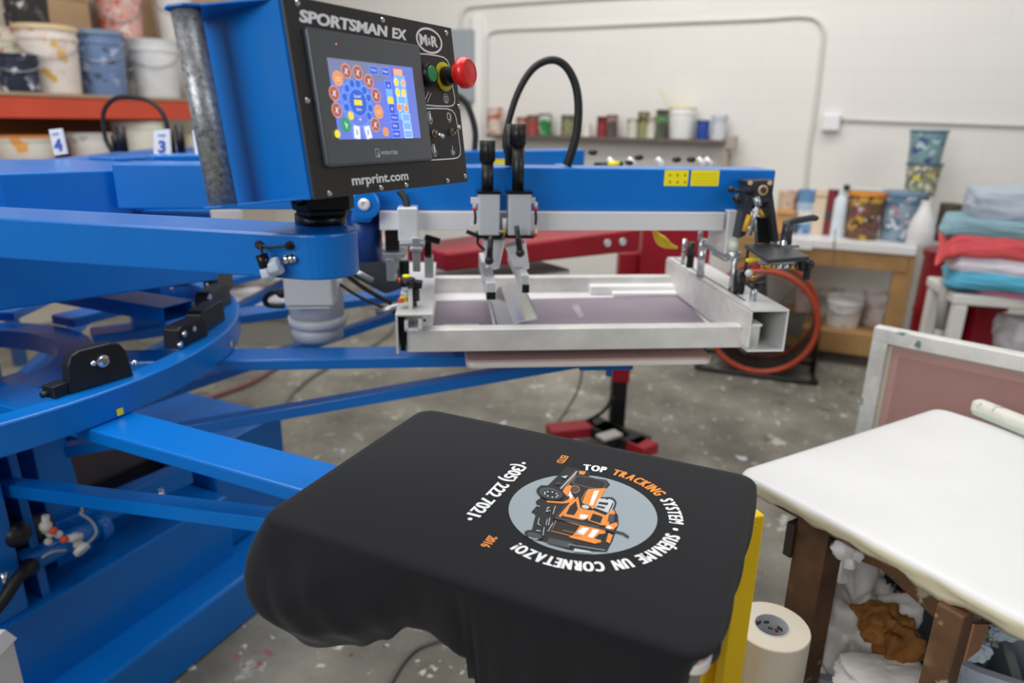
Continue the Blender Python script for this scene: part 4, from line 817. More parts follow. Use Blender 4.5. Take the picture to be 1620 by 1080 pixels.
# ================================================================== OTHER PRINT HEADS
def head(ang, label, s_in=.62, knobs=True, hose=None, lab=True, clamps=True, dz=0):
    f0 = frame(C, ang); f = lambda x, y, z: f0(x, y, z+dz); t = thing('print_head', label, 'print head', f(1.3, 0, 1.24), 'print heads behind the one in use')
    b = MB(); b.boxf(f, s_in, 2.106, -.055, .055, BZ0, BZ1); b.build('beam', BLUE, t, bev=.004)
    b = MB(); b.boxf(f, 1.15, 1.98, -.075, .03, 1.211, 1.2535); b.build('rail', RAILM, t)
    if lab: b = MB(); b.boxf(f, 1.66, 1.81, -.0558, -.0548, 1.285, 1.325); b.build('warning_label', YEL, t)
    if knobs:
        b = MB()
        for s in (1.38, 1.50): b.cyl(f(s, -.11, 1.28), f(s, -.11, 1.36), .0135); b.cyl(f(s, -.11, 1.36), f(s, -.11, 1.43), .0175)
        b.build('height_knob', BLACK, t)
        b = MB()
        for s in (1.355, 1.475): b.boxf(f, s, s+.05, -.135, -.08, 1.19, 1.28)
        b.build('carriage', ANOD, t, bev=.003)
    if clamps:
        b = MB(); b.boxf(f, 1.92, 2.03, -.115, -.06, 1.16, 1.325); b.build('end_bracket', GRAPH, t, bev=.004)
    if clamps: b = MB(); b.boxf(f, 1.99, 2.035, -.28, .28, .975, 1.05); b.build('screen_clamp_channel', GRY, t, bev=.002)
    return t, f
h2, f2 = head(35.5, 'blue print head directly behind the nearest beam, its yellow label just showing', clamps=False)
h3, f3 = head(65.5, 'blue print head third from the silkscreen in use, partly behind the control panel', dz=-.02)
h4, f4 = head(95.5, 'blue print head carrying the white tag with number three', knobs=False, lab=False, dz=-.05)
h5, f5 = head(125.5, 'blue print head carrying the white tag with number four', knobs=False, lab=False, dz=-.05)
b = MB(); Y2 = 2.6
b.tube([aty(x, y, Y2) for x, y in ((722, 150), (735, 160), (745, 180), (752, 210), (750, 245), (746, 262))], .011); b.build('cable_loop', RUBBER, h2)
for (x0, y0, x1, y1) in ((990, 252, 1002, 262), (1000, 246, 1022, 252), (1065, 248, 1076, 257), (1088, 248, 1099, 257), (932, 238, 944, 244)):
    b = MB(); p = aty((x0+x1)/2, (y0+y1)/2, 2.35); b.ball(p, .012, (1.3, 1, .8)); b.build('clamp_knob', BLACK, h2)
for x in (968, 1000, 1045, 1110, 1122): b = MB(); b.cyl(aty(x-6, 250, 2.35), aty(x+8, 264, 2.35), .008); b.build('clamp_pin', RAILM, h2)
b = MB(); b.cyl(aty(940, 262, 2.36), aty(985, 260, 2.36), .010); b.build('clamp_rod', BLACK, h2)
b = MB(); b.cyl(aty(962, 259, 2.33), aty(980, 259, 2.33), .008); b.build('yellow_grip', YEL, h2)
cr0, cr1 = aty(928, 274, 2.36), aty(1130, 274, 2.36); cr1.z = cr0.z = min(cr0.z, cr1.z)
b = MB(); b.bar(cr0, cr1, .05, .02); b.build('clamp_rail', GRY, h2, bev=.002)
b = MB(); b.bar(cr0+Vector((.02, 0, 0)), f2(2.0, 0, cr0.z), .04, .02); b.build('clamp_rail_bracket', GRY, h2, bev=.002)
# number tags and cable loops of the far heads
TAGM = mat('white_number_tag', 'E9EBF2', .4); INKB = mat('blue_tag_print', '3E5FC0', .5)
def ntag(c4, txt, Y, lab, par):
    P = [aty(x, y, Y) for x, y in c4]; ex = (P[1]-P[0]); ey = (P[3]-P[0]); t = thing('number_tag', lab, 'tag', P[0], None)
    b = MB(); b.hexa([P[0], P[1], P[1]+Vector((0, .01, 0)), P[0]+Vector((0, .01, 0)), P[3], P[2], P[2]+Vector((0, .01, 0)), P[3]+Vector((0, .01, 0))]); b.build('plate', TAGM, t)
    if txt:
        b = MB(); w_ = ex.length; h_ = ey.length; exn, eyn = ex.normalized(), ey.normalized()
        text_into(b, txt, h_*.62, lambda x, y: P[0]+exn*(w_*.5+x)+eyn*(h_*.16+y)+Vector((0, -.002, 0)), bold=.002, center=True)
        text_into(b, 'M&R', h_*.16, lambda x, y: P[0]+exn*(w_*.5+x)+eyn*(h_*.74+y)+Vector((0, -.002, 0)), center=True); b.build('printed_number', INKB, t, normals=False)
ntag(((86, 246), (105, 243), (96, 203), (77, 205)), '4', 2.1, 'white number tag leaning left with blue figure 4', h5)
ntag(((243, 248), (270, 247), (267, 204), (243, 206)), '3', 2.1, 'white number tag with blue figure 3 behind the grab handle', h4)
ntag(((312, 262), (320, 262), (311, 205), (304, 207)), '', 2.0, 'narrow blank white tag seen edge on beside the grab handle', h3)
for x, w_, y0, y1, Y in ((196, 9, 200, 240, 2.8), (184, 6, 214, 240, 2.85), (274, 6, 205, 243, 2.6), (288, 8, 198, 243, 2.6)):
    b = MB(); a = aty(x, y1, Y); c = aty(x, y0, Y); b.cyl(a, Vector((a.x, a.y, c.z)), w_*Y/1150*.8); b.build('height_knob', BLACK, h4)
b = MB(); b.tube([aty(x, y, 2.8) for x, y in ((178, 240), (168, 222), (163, 195), (166, 172), (182, 156), (205, 153), (232, 158), (252, 172), (262, 190), (266, 210), (268, 240))], .0085); b.build('cable_loop', RUBBER, h4)
# ================================================================== WORK TABLE AT THE RIGHT
TZ = .80
WOODD = mat('dark_stained_timber', '64462E', .65, 0, .3, 12, .3, 60, splat=[(7, .55, .12, '45301F'), (9, .60, .1, '8A7350'), (22, .66, .04, 'A0957E')])
WOODL = mat('yellow_pine', 'A98352', .6, 0, .2, 7, .2, 50, splat=[(9, .68, .04, '8A5A2A')])
tA, tB = atz(1166, 742, TZ), atz(1483, 642, TZ); tA.z = tB.z = 0
e1 = (tB-tA).normalized(); tD = atz(1600, 968, TZ); tD.z = 0; e2 = (tD-tA).normalized()
tC = atz(1620, 684, TZ); tC.z = 0; e3 = (tC-tB).normalized()
tbl = thing('work_table', 'wooden work table wrapped in white plastic sheet, nearest right', 'table', (tA.x+.3, tA.y-.2, 0))
Pq = [tA, tB, tB+e3*.85, tA+e2*.98]
def inset(P, d):
    c = sum(P, Vector((0, 0, 0)))/len(P); return [p+(c-p).normalized()*d for p in P]
tb_in = inset(Pq, .03)
b = MB(); b.prism([(p.x, p.y) for p in tb_in], lambda x, y: Vector((x, y, TZ-.045)), lambda x, y: Vector((x, y, TZ-.005))); b.build('tabletop', WOODD, tbl)
# plastic cover
def roundpoly(P, r, k=5):
    R = []
    for i, p in enumerate(P):
        a = (P[i-1]-p).normalized(); c = (P[(i+1) % len(P)]-p).normalized(); p0, p1 = p+a*r, p+c*r
        for j in range(k+1): t = j/k; R.append(p0*(1-t)**2+p*2*t*(1-t)+p1*t*t)
    return R
OP = [(p.x, p.y) for p in roundpoly(Pq, .03)]; OP = dens(OP, .012); n = len(OP)
cen = sum((Vector((x, y, 0)) for x, y in OP), Vector((0, 0, 0)))/n
sm = MB(); b = sm.b; rings = []
rnd = random.Random(3)
def nz(i, f_, ph_): return math.sin(i*f_+ph_)+.6*math.sin(i*f_*2.3+ph_*2)
for ins, dz in ((.035, 0), (.015, -.0005), (.005, -.003), (0, -.010)):
    rings.append([b.verts.new(Vector((x, y, TZ+dz))+(cen-Vector((x, y, 0))).normalized()*ins) for x, y in OP])
for v, dz in enumerate((-.018, -.024, -.030, -.036)):
    R = []
    for i, (x, y) in enumerate(OP):
        o_ = (Vector((x, y, 0))-cen).normalized(); w_ = max(0, dz+.03) if 0 else 0
        extra = (-.006*max(0, nz(i, .11, 1.3))-.0015*nz(i, .7, 2)) if v >= 2 else 0
        R.append(b.verts.new(Vector((x, y, TZ+dz+extra*(v-1)))-o_*(.004*v+.002*nz(i, .5, v))))
    rings.append(R)
b.faces.new(rings[0]).smooth = True
for q_, (a, c) in enumerate(zip(rings, rings[1:])):
    for i in range(n): fq = b.faces.new((a[i], c[i], c[(i+1) % n], a[(i+1) % n])); fq.smooth = True; fq.material_index = 1 if q_ > 2 else 0
PLS = mat('white_plastic_sheet', 'E6E6E6', .42, 0, .03, 5, .35, 12, splat=[(6, .74, .04, 'CFDDE0')])
so = sm.build('plastic_cover', [PLS, mat('yellowed_sheet_edge', 'E6DFC0', .45, 0, .08, 9, .3, 14)], tbl); md = so.modifiers.new('thick', 'SOLIDIFY'); md.thickness = .002; md.offset = -1
b = MB(); p = atz(1335, 868, .735); b.ball(p, .022, (1, .8, .9)); b.ball(p+Vector((.02, -.005, -.008)), .016, (1.2, .7, 1)); b.ball(p+Vector((.01, -.01, -.022)), .012)
for v_ in b.b.verts: v_.co += Vector((math.sin(v_.co.z*400), math.sin(v_.co.x*380), math.cos(v_.co.y*410)))*.002
b.build('sheet_bunch', PLS, tbl)
TF = lambda o: (lambda x, y, z: o+e1*x+e2*y+Z*z)
l1 = atz(1287, 832, .74); l1.z = 0; l2 = atz(1500, 968, .74); l2.z = 0
for l in (l1, l2, l1+e1*.55+e2*.02, l2+e1*.6):
    f = TF(l); b = MB(); k_ = .62 if l is l2 else 1; b.boxf(f, -.022*k_, .032*k_, -.02*k_, .045*k_, 0, .754); b.build('leg', WOODD, tbl, bev=.003)
f = TF(l1); L12 = (l2-l1).length
b = MB(); b.prism([(.0, .70), (.05, .705), (L12*.5, .725), (L12*.9, .70), (L12, .67), (L12, .754), (0, .754)], lambda x, y: l1+(l2-l1).normalized()*x+Z*y+e1*.02, lambda x, y: l1+(l2-l1).normalized()*x+Z*y+e1*.045); b.build('apron', WOODD, tbl, bev=.002)
b = MB(); b.bar(l1+Z*.705-e2*.035, l1+Z*.705-e2*.018, .06, .07); b.build('hinge_plate', mat('tarnished_metal', '5A5048', .4, .7), tbl)
b = MB(); b.prism([(.0, .66), (.04, .665), (.05, .71), (.0, .73)], lambda x, y: l2+e1*(x+.021)+Z*y+e2*.02, lambda x, y: l2+e1*(x+.021)+Z*y+e2*.03); b.build('plywood_gusset', mat('reddish_plywood', 'A5714F', .6), tbl)
# squeegee on the table
s0 = atz(1541, 640, TZ+.02); s1 = atz(1650, 684, TZ+.02); sq = thing('squeegee', 'paint smeared white wooden squeegee lying on the white work table', 'squeegee', s0)
SP = mat('paint_smeared_wood', 'D9D6CC', .5, 0, .1, 20, .3, 80, splat=[(40, .6, .06, '9AA79C'), (28, .64, .05, 'F4F2EC')])
b = MB(); b.bar(s0, s1, .035, .036); b.build('handle', SP, sq, bev=.012, seg=4)
b = MB(); b.bar(s0-Z*.010+Vector((-.01, -.022, 0)), s1-Z*.010+Vector((-.01, -.022, 0)), .02, .008); b.build('blade', mat('green_grey_rubber', 'A9B7A8', .5), sq, bev=.002)
# yellow stand beyond the pallet
ys = thing('yellow_stand', 'yellow steel stand with splayed legs just beyond the outer end of the t-shirt', 'stand', atz(1172, 880, .0)*0+Vector((.40, 1.0, 0)))
YS = mat('yellow_enamel', 'FFD000', .4, 0, .04, 5)
tp = atz(1187, 812, .87); vt = Vector((tp.x, tp.y, 0))
b = MB(); b.bar(vt, tp, .022, .04, up=Vector((1, .3, 0))); b.build('leg', YS, ys, bev=.003)
lo = atz(1126, 1085, .50); dlo = (lo-tp); lo2 = tp+dlo*((tp.z)/(tp.z-lo.z))
b = MB(); b.bar(lo2+Vector((-.012, 0, 0)), tp+Vector((-.006, -.008, -.012)), .036, .012, up=Vector((.3, -1, .2))); b.build('leg', YS, ys, bev=.003)
b = MB(); b.bar(vt+Z*.25, lo2*.72+tp*.28, .02, .02); b.build('cross_rail', YS, ys, bev=.003)
# paper roll
rc = atz(1221, 989, .60); rc.z = 0
ro = thing('masking_paper_roll', 'upright cream roll of wide masking film standing on floor beside the yellow stand', 'paper roll', rc)
b = MB(); b.lathe([(.031, .0), (.0655, .0), (.066, .002), (.066, .598), (.0645, .60), (.031, .60), (.031, .0)], rc, n=56, cap=False); b.build('roll', mat('cream_paper', 'EFE5D2', .55, 0, .02, 4), ro)
b = MB(); b.lathe([(.031, .0), (.031, .601), (.0285, .601), (.0285, .0)], rc, n=48, cap=False); co_ = b.build('core', mat('pale_core', 'D5D8DC', .6), ro)
b = MB()
def inner(a0, z0_): return lambda x, y: rc+Vector((math.cos(a0-x/.028)*.0282, math.sin(a0-x/.028)*.0282, z0_+y))
for a_k, z_k, w_k, h_k in ((2.1, .585, .014, .008), (1.5, .584, .010, .006), (2.8, .575, .012, .005), (1.2, .572, .009, .004), (.6, .58, .012, .007), (3.3, .585, .012, .007)): b.flat([(x_k, y_k) for x_k, y_k in rrect(-w_k/2, -h_k/2, w_k/2, h_k/2, .0015, 3)], inner(a_k, z_k))
b.build('core_lettering', mat('dark_grey_print', '55565C', .6), co_, normals=False)
b = MB(); b.flat(circ(0, 0, .004, 10), inner(2.4, .590)); b.flat(circ(0, 0, .004, 10), inner(.8, .572)); b.build('core_mark', mat('red_print', 'D2353A', .6), co_, normals=False)
# bins and clothes under the table
def blob(name, c, size, m_, seed, label=None, cat=None, group=None, parent=None, amp=.18, fr=3.0, flat=None):
    from mathutils import noise
    b = MB(); g = bmesh.ops.create_icosphere(b.b, subdivisions=5, radius=1)
    for v in b.b.verts:
        p = v.co.copy(); k = 1+amp*noise.noise(p*fr*.5+Vector((seed, 0, 0)))*1.6+amp*.55*abs(noise.noise(Vector((p.x*fr, p.y*fr*2.2, p.z*fr*1.2))+Vector((0, seed, 0))))
        kx = 1/ max(abs(p.x), abs(p.y), abs(p.z))**.45
        q = p*k*kx; v.co = Vector(c)+Vector((q.x*size[0], q.y*size[1], q.z*size[2]))
        if flat is not None and v.co.z < flat: v.co.z = flat
    for f in b.b.faces: f.smooth = True
    o = b.build(name, m_, parent, org=c)
    if label: tag(o, label, cat, group)
    return o
CW = mat('white_cotton', 'E3E1DF', .9, 0, .03, 30, .2, 300)
def bin_(name, label, c, w_, d_, h, m_, tilt=0):
    t = thing(name, label, 'bin', (c.x, c.y, 0)); f = frame((c.x, c.y, 0), tilt)
    b = MB(); o = rrect(-w_/2, -d_/2, w_/2, d_/2, .04, 5); i_ = rrect(-w_/2+.006, -d_/2+.006, w_/2-.006, d_/2-.006, .036, 5); k = .86
    def row(P, z, s=1): return [b.b.verts.new(f(x*s, y*s, z)) for x, y in P]
    big = rrect(-w_/2-.014, -d_/2-.014, w_/2+.014, d_/2+.014, .05, 5)
    R = [row(o, 0, k), row(o, h-.02), row(big, h-.02), row(big, h), row(i_, h), row(i_, .01, k)]
    for a, c_ in zip(R, R[1:]):
        for i in range(len(a)): b.b.faces.new((a[i], a[(i+1) % len(a)], c_[(i+1) % len(a)], c_[i]))
    b.b.faces.new(R[0][::-1]); b.b.faces.new(R[-1]); b.build('shell', m_, t, bev=.002); return t, f
bc = atz(1400, 1010, .42)
bt, bf = bin_('laundry_bin', 'grey plastic bin under the work table stuffed with clothes', Vector((bc.x+.04, bc.y+.02, 0)), .42, .36, .40, mat('grey_bin_plastic', '8F9296', .4), -25)
b2c = atz(1600, 1020, .52)
b2, bf2 = bin_('packaging_bin', 'pale grey bin of crumpled packets behind the near table leg', Vector((b2c.x+.10, b2c.y+.03, 0)), .32, .30, .50, mat('pale_bin_plastic', 'B9C3D6', .35), -30)
blob('white_garment', atz(1345, 1010, .44)+Vector((.01, .03, 0)), (.085, .085, .12), CW, 1.2, 'crumpled white shirts heaped at left of the grey bin', 'clothing', amp=.4, fr=4.5)
blob('white_garment', atz(1355, 925, .43)+Vector((.0, .04, 0)), (.07, .07, .075), mat('offwhite_cotton', 'CFCBC6', .9, 0, .03, 30, .2, 300), 5.2, 'off-white shirt bulging up at the back of the grey bin', 'clothing', amp=.4, fr=4)
blob('white_garment', atz(1400, 1075, .47), (.09, .05, .03), CW, 9.2, 'white cloth spilling over front edge of grey bin below the brown garment', 'clothing', amp=.2)
BRN = mat('brown_cotton', '9A6830', .9, 0, .1, 20, .2, 300)
blob('brown_garment', atz(1392, 985, .535), (.042, .030, .030), BRN, 3.3, 'brown cloth fold lying on top of the white shirts in grey bin', 'clothing', amp=.3, fr=4)
blob('brown_garment', atz(1422, 1025, .50), (.036, .030, .055), mat('dark_brown_cotton', '8A5A26', .9, 0, .1, 20, .2, 300), 7.7, 'brown garment hanging down beside the near table leg', 'clothing', amp=.3, fr=4)
blob('black_garment', atz(1412, 925, .46), (.024, .03, .04), mat('black_white_print_cloth', '1B1B20', .8, splat=[(22, .62, .02, 'DDDDDD')]), 2.1, 'small black and white printed cloth at back of grey bin', 'clothing', amp=.25)
blob('red_garment', atz(1450, 942, .46), (.035, .03, .022), mat('dark_red_cotton', 'A1141C', .9), 4.1, 'dark red cloth tucked beside the near table leg', 'clothing', amp=.2)
blob('white_garment', atz(1450, 925, .40), (.05, .04, .05), CW, 4.9, 'white cloth behind the dark red cloth in the grey bin', 'clothing', amp=.2)
FOIL = mat('crumpled_foil', 'A9A7A4', .25, .9, .4, 30, .8, 40); 
blob('foil_packet', atz(1560, 1000, .56), (.022, .018, .02), FOIL, 6.1, 'silver crumpled foil packet beside the near table leg', 'packet', amp=.4, fr=6)
blob('paper_packet', atz(1548, 1030, .57), (.020, .012, .018), mat('blue_white_paper', 'C9DCEE', .5, splat=[(60, .58, .04, '2E7FA8')]), 6.9, 'white and blue paper packet lowest in pale bin', 'packet', amp=.15, fr=5)
blob('paper_packet', atz(1592, 1000, .59), (.026, .014, .014), mat('blue_white_paper_2', 'BCD2E8', .5, splat=[(50, .66, .03, 'A0363E')]), 8.9, 'pale blue packet with red mark on the silver foil', 'packet', amp=.15, fr=5)
blob('brown_packet', atz(1606, 975, .60), (.026, .018, .014), mat('dark_foil', '4A3A34', .3, .5, .3, 30, .6, 40), 3.9, 'dark brown crumpled packet topmost in the pale bin', 'packet', amp=.3, fr=5)
# ================================================================== LEANING SCREEN
ls0 = aty(1383, 517, 1.9); lsr = atz(1620, 563, ls0.z); le = (lsr-ls0); le.z = 0; le.normalize(); ln = Vector((-le.y, le.x, 0)); 
if ln.y < 0: ln = -ln
LF = lambda x, y, z: Vector((ls0.x, ls0.y, 0))+le*x+ln*y+Z*z
ls = thing('framed_screen', 'silver framed screen with brown mesh standing behind white work table', 'printing screen', LF(.3, 0, 0))
Hh = ls0.z; W_s = .64; FR2 = mat('stained_silver_frame', 'E2E2DE', .38, .25, .12, 18, splat=[(24, .6, .08, 'EDEBE2'), (18, .68, .04, '6F8E86')])
for x0, x1, z0, z1 in ((0, W_s, Hh-.042, Hh), (0, W_s, 0, .042), (0, .042, .042, Hh-.042), (W_s-.042, W_s, .042, Hh-.042)):
    b = MB(); b.boxf(LF, x0, x1, 0, .04, z0, z1); b.build('frame_bar', FR2, ls, bev=.002)
b = MB(); b.boxf(LF, .03, W_s-.03, .020, .0215, .03, Hh-.03); b.build('mesh_border', mat('brown_pink_emulsion', 'C49A94', .35), ls)
b = MB(); b.boxf(LF, .042, .052, .018, .0205, .042, Hh-.042); b.boxf(LF, .042, W_s-.042, .018, .0205, Hh-.05, Hh-.042); b.build('tape', mat('beige_tape', 'CFC9B6', .5), ls)
b = MB(); b.boxf(LF, .072, W_s-.07, .0192, .0200, .08, Hh-.075); b.build('mesh', mat('brown_emulsion', 'B08680', .3, 0, .05, 5), ls)
# ================================================================== FLASH CURE UNIT
fu = thing('flash_dryer', 'dark red flash dryer on black post behind the silkscreen', 'dryer', atz(975, 690, 0))
BY = 3.05
FZB = .985
L0 = atz(705, 430, FZB); R0 = atz(1012, 397, FZB); dv = (R0-L0); dv.z = 0; dv.normalize(); nv = Vector((-dv.y, dv.x, 0)); L1 = L0+dv*.05
hL = .085
b = MB(); b.hexa([L0, R0, R0+nv*.30, L0+nv*.22-dv*.04, L0+Z*hL*.7, R0+Z*hL, R0+nv*.30+Z*hL, L0+nv*.22-dv*.04+Z*hL*.7]); b.build('support_arm', RED, fu, bev=.008)
b = MB()
for q in ((960, 384), (984, 382)): b = MB(); t_ = ((L0-O).dot(nv))/ray(*q).dot(nv); w_ = O+ray(*q)*t_; b.cyl(w_, w_-nv*.008, .014); b.build('bolt', RAILM, fu)
a = aty(1012, 440, 3.0); c = aty(1128, 362, 3.0)
b = MB(); b.boxf(lambda x, y, z: Vector((x, y, z)), a.x, c.x, 3.0, 3.4, a.z-.14, c.z+.03); b.build('heater_head', RED, fu, bev=.008)
pp_ = atz(975, 690, 0); pz = aty(978, 600, pp_.y).z
b = MB(); b.boxf(lambda x, y, z: Vector((pp_.x+x, pp_.y+y, z)), -.040, .032, -.03, .04, .05, pz); b.build('lower_post', BLACK, fu, bev=.003)
b = MB(); b.boxf(lambda x, y, z: Vector((pp_.x+x, pp_.y+y, z)), -.044, .040, -.035, .045, pz-.002, .90); b.build('upper_post', RED, fu, bev=.003)
b = MB(); b.bar(atz(945, 678, .08), atz(1020, 705, .08), .12, .05); b.bar(atz(935, 668, .08), atz(985, 700, .08), .10, .05); b.build('base_plate', BLACK, fu, bev=.004)
b = MB(); b.bar(atz(868, 684, .08), atz(940, 676, .08), .10, .05); b.build('base_leg', RED, fu, bev=.004)
b = MB(); b.bar(atz(1004, 712, .08), atz(1028, 702, .08), .10, .05); b.build('base_leg', RED, fu, bev=.004)
b = MB()
for q in ((885, 690), (1020, 716)): b = MB(); p = atz(*q, .03); b.cyl(p-Vector((.012, 0, 0)), p+Vector((.012, 0, 0)), .03); b.build('caster', BLACK, fu)
b = MB(); p = atz(967, 693, .11); b.bar(p-Vector((.05, 0, 0)), p+Vector((.04, .06, 0)), .06, .012); b.build('label_card', mat('card_white', 'C8C3BD', .6), fu)
b = MB(); b.tube([atz(969, 628, .35)*1, atz(955, 650, .2), atz(925, 668, .08), atz(915, 674, .06)], .008); b.build('power_cord', RUBBER, fu)
tag((lambda o: o)(MB().tube([atz(922, 575, .25), atz(915, 615, .12), atz(895, 650, .012), atz(875, 676, .01)], .007).build('floor_cable', mat('grey_cable', '6A6962', .5), org=(0, 0, 0))), 'grey cable dropping to the floor left of the black dryer post', 'cable')
tag(MB().tube([atz(700, 1010, .008), atz(660, 1025, .008), atz(635, 1050, .008), atz(612, 1090, .008)], .006).build('floor_cable', mat('grey_cable', '6A6962', .5), org=(0, 0, 0)), 'thin dark cable lying on floor below the front of the t-shirt', 'cable')
tag(MB().tube([atz(300, 640, .015), atz(345, 625, .015), atz(400, 604, .015), atz(440, 580, .015)], .012).build('air_hose', mat('dull_red_hose', '7E4A4C', .5), org=(0, 0, 0)), 'dull red air hose lying on the concrete beyond the blue ring', 'hose')
tag(MB().tube([atz(440, 660, .012), atz(470, 615, .012), atz(520, 580, .012), atz(600, 540, .012), atz(640, 500, .012)], .010).build('floor_cable', mat('grey_cable', '6A6962', .5), org=(0, 0, 0)), 'grey cable crossing the floor under the blue pallet arms', 'cable')
# ================================================================== DRUM FAN
fc_ = aty(1206, 500, 4.12); fax = Vector((-.36, -.93, 0)).normalized(); FRr = .31
fan = thing('drum_fan', 'large orange rimmed drum fan on floor before the wooden bench', 'fan', Vector((fc_.x, fc_.y, 0)))
ORF = mat('orange_red_drum', 'B8482A', .4, .1, .1, 10); DRM = mat('dark_drum', '3A2F2C', .5, .4, .2, 12)
b = MB(); b.lathe([(FRr, -.15), (FRr, .15)], fc_, fax, n=56, cap=False); b.build('drum', DRM, fan).modifiers.new('t', 'SOLIDIFY').thickness = .006
for h in (.15, -.15):
    b = MB(); b.torus(fc_+fax*h, fax, FRr, .016, 64, 10); b.build('rim', ORF, fan)
ua = Z; ub = fax.cross(Z)
b = MB()
for r in [.04+.022*i for i in range(11)]: b.torus(fc_+fax*.14, fax, r, .0018, 40, 5)
for i in range(10): a = 2*PI*i/10; d_ = ua*math.cos(a)+ub*math.sin(a); b.cyl(fc_+fax*.142+d_*.03, fc_+fax*.142+d_*FRr, .0022, n=6)
b.build('guard', mat('dark_wire', '35322F', .4, .6), fan)
for i in range(3):
    a = 2*PI*i/3+.4; d_ = ua*math.cos(a)+ub*math.sin(a); e_ = fax.cross(d_); b = MB()
    b.hexa([fc_+d_*.05-e_*.05-fax*.03, fc_+d_*.24-e_*.09-fax*.03, fc_+d_*.24+e_*.09+fax*.03, fc_+d_*.05+e_*.05+fax*.02, fc_+d_*.05-e_*.05-fax*.027, fc_+d_*.24-e_*.09-fax*.027, fc_+d_*.24+e_*.09+fax*.033, fc_+d_*.05+e_*.05+fax*.023]); b.build('blade', mat('dusty_grey_blade', '8B8A86', .4, .5), fan)
b = MB(); b.cyl(fc_-fax*.12, fc_+fax*.06, .055); b.build('motor', mat('dark_drum2', '2E2A28', .5), fan)
b = MB(); gx = fax.cross(Z).normalized()
fb = Vector((fc_.x, fc_.y, .016))
b.tube([fb-gx*.33+fax*.14, fb-gx*.29+fax*.20, fb+gx*.29+fax*.20, fb+gx*.33+fax*.14, fb+gx*.33-fax*.14, fb+gx*.29-fax*.18, fb-gx*.29-fax*.18, fb-gx*.33-fax*.14, fb-gx*.33+fax*.14], .014, sub=4)
for s_ in (-1, 1): b.cyl(fb+gx*.33*s_, Vector((fc_.x, fc_.y, fc_.z))+gx*.325*s_, .012)
b.build('floor_stand', BLACK, fan)
# ================================================================== WOODEN BENCH AT BACK WALL
BV = 4.68; BZ = .772
bl = onV(1246, 378, BV).dot(U); brr = onV(1446, 398, BV).dot(U)
bench = thing('wooden_bench', 'pine bench with white sheeted top against back wall at right', 'bench', RF((bl+brr)/2, BV+.3, 0))
b = MB(); b.boxf(RF, bl-.35, brr, BV, BV+.62, BZ-.035, BZ); b.build('worktop', WOODL, bench)
b = MB(); b.boxf(RF, bl-.02, brr+.01, BV-.015, BV+.62, BZ, BZ+.010); b.boxf(RF, bl-.02, bl+.15, BV-.025, BV-.013, BZ-.055, BZ+.010); b.boxf(RF, bl+.15, brr+.01, BV-.022, BV-.013, BZ-.04, BZ+.010); b.build('white_sheet', PLS, bench, bev=.004)
b = MB(); b.boxf(RF, bl-.35, brr-.02, BV-.008, BV+.03, BZ-.145, BZ-.036); b.build('apron', WOODL, bench, bev=.003)
lw = onV(1410, 450, BV).dot(U); rw = onV(1441, 450, BV).dot(U)
b = MB(); b.boxf(RF, lw, rw, BV, BV+.09, 0, BZ-.036); b.build('leg', WOODL, bench, bev=.004)
b = MB(); b.boxf(RF, bl-.3, bl-.2, BV, BV+.09, 0, BZ-.036); b.build('leg', WOODL, bench, bev=.004)
sz0 = onV(1325, 557, BV).z; sz1 = onV(1325, 524, BV).z
b = MB(); b.boxf(RF, bl-.35, rw, BV-.01, BV+.03, sz0, sz1); b.boxf(RF, bl-.35, rw, BV+.03, BV+.6, sz1-.03, sz1); b.build('lower_shelf', WOODL, bench, bev=.003)
b = MB(); b.tube([onV(1322, 362, BV-.03), onV(1318, 400, BV-.03), onV(1315, 425, BV-.03)], .004); b.build('hanging_cord', mat('tan_cord', '9A8465', .6), bench)
PCOL = {}
def paintm(name, col, marks, rough=.5):
    return mat(name, col, rough, 0, .08, 10, splat=[(10+7*i, .56+.03*(i % 3), .03, c) for i, c in enumerate(marks)])
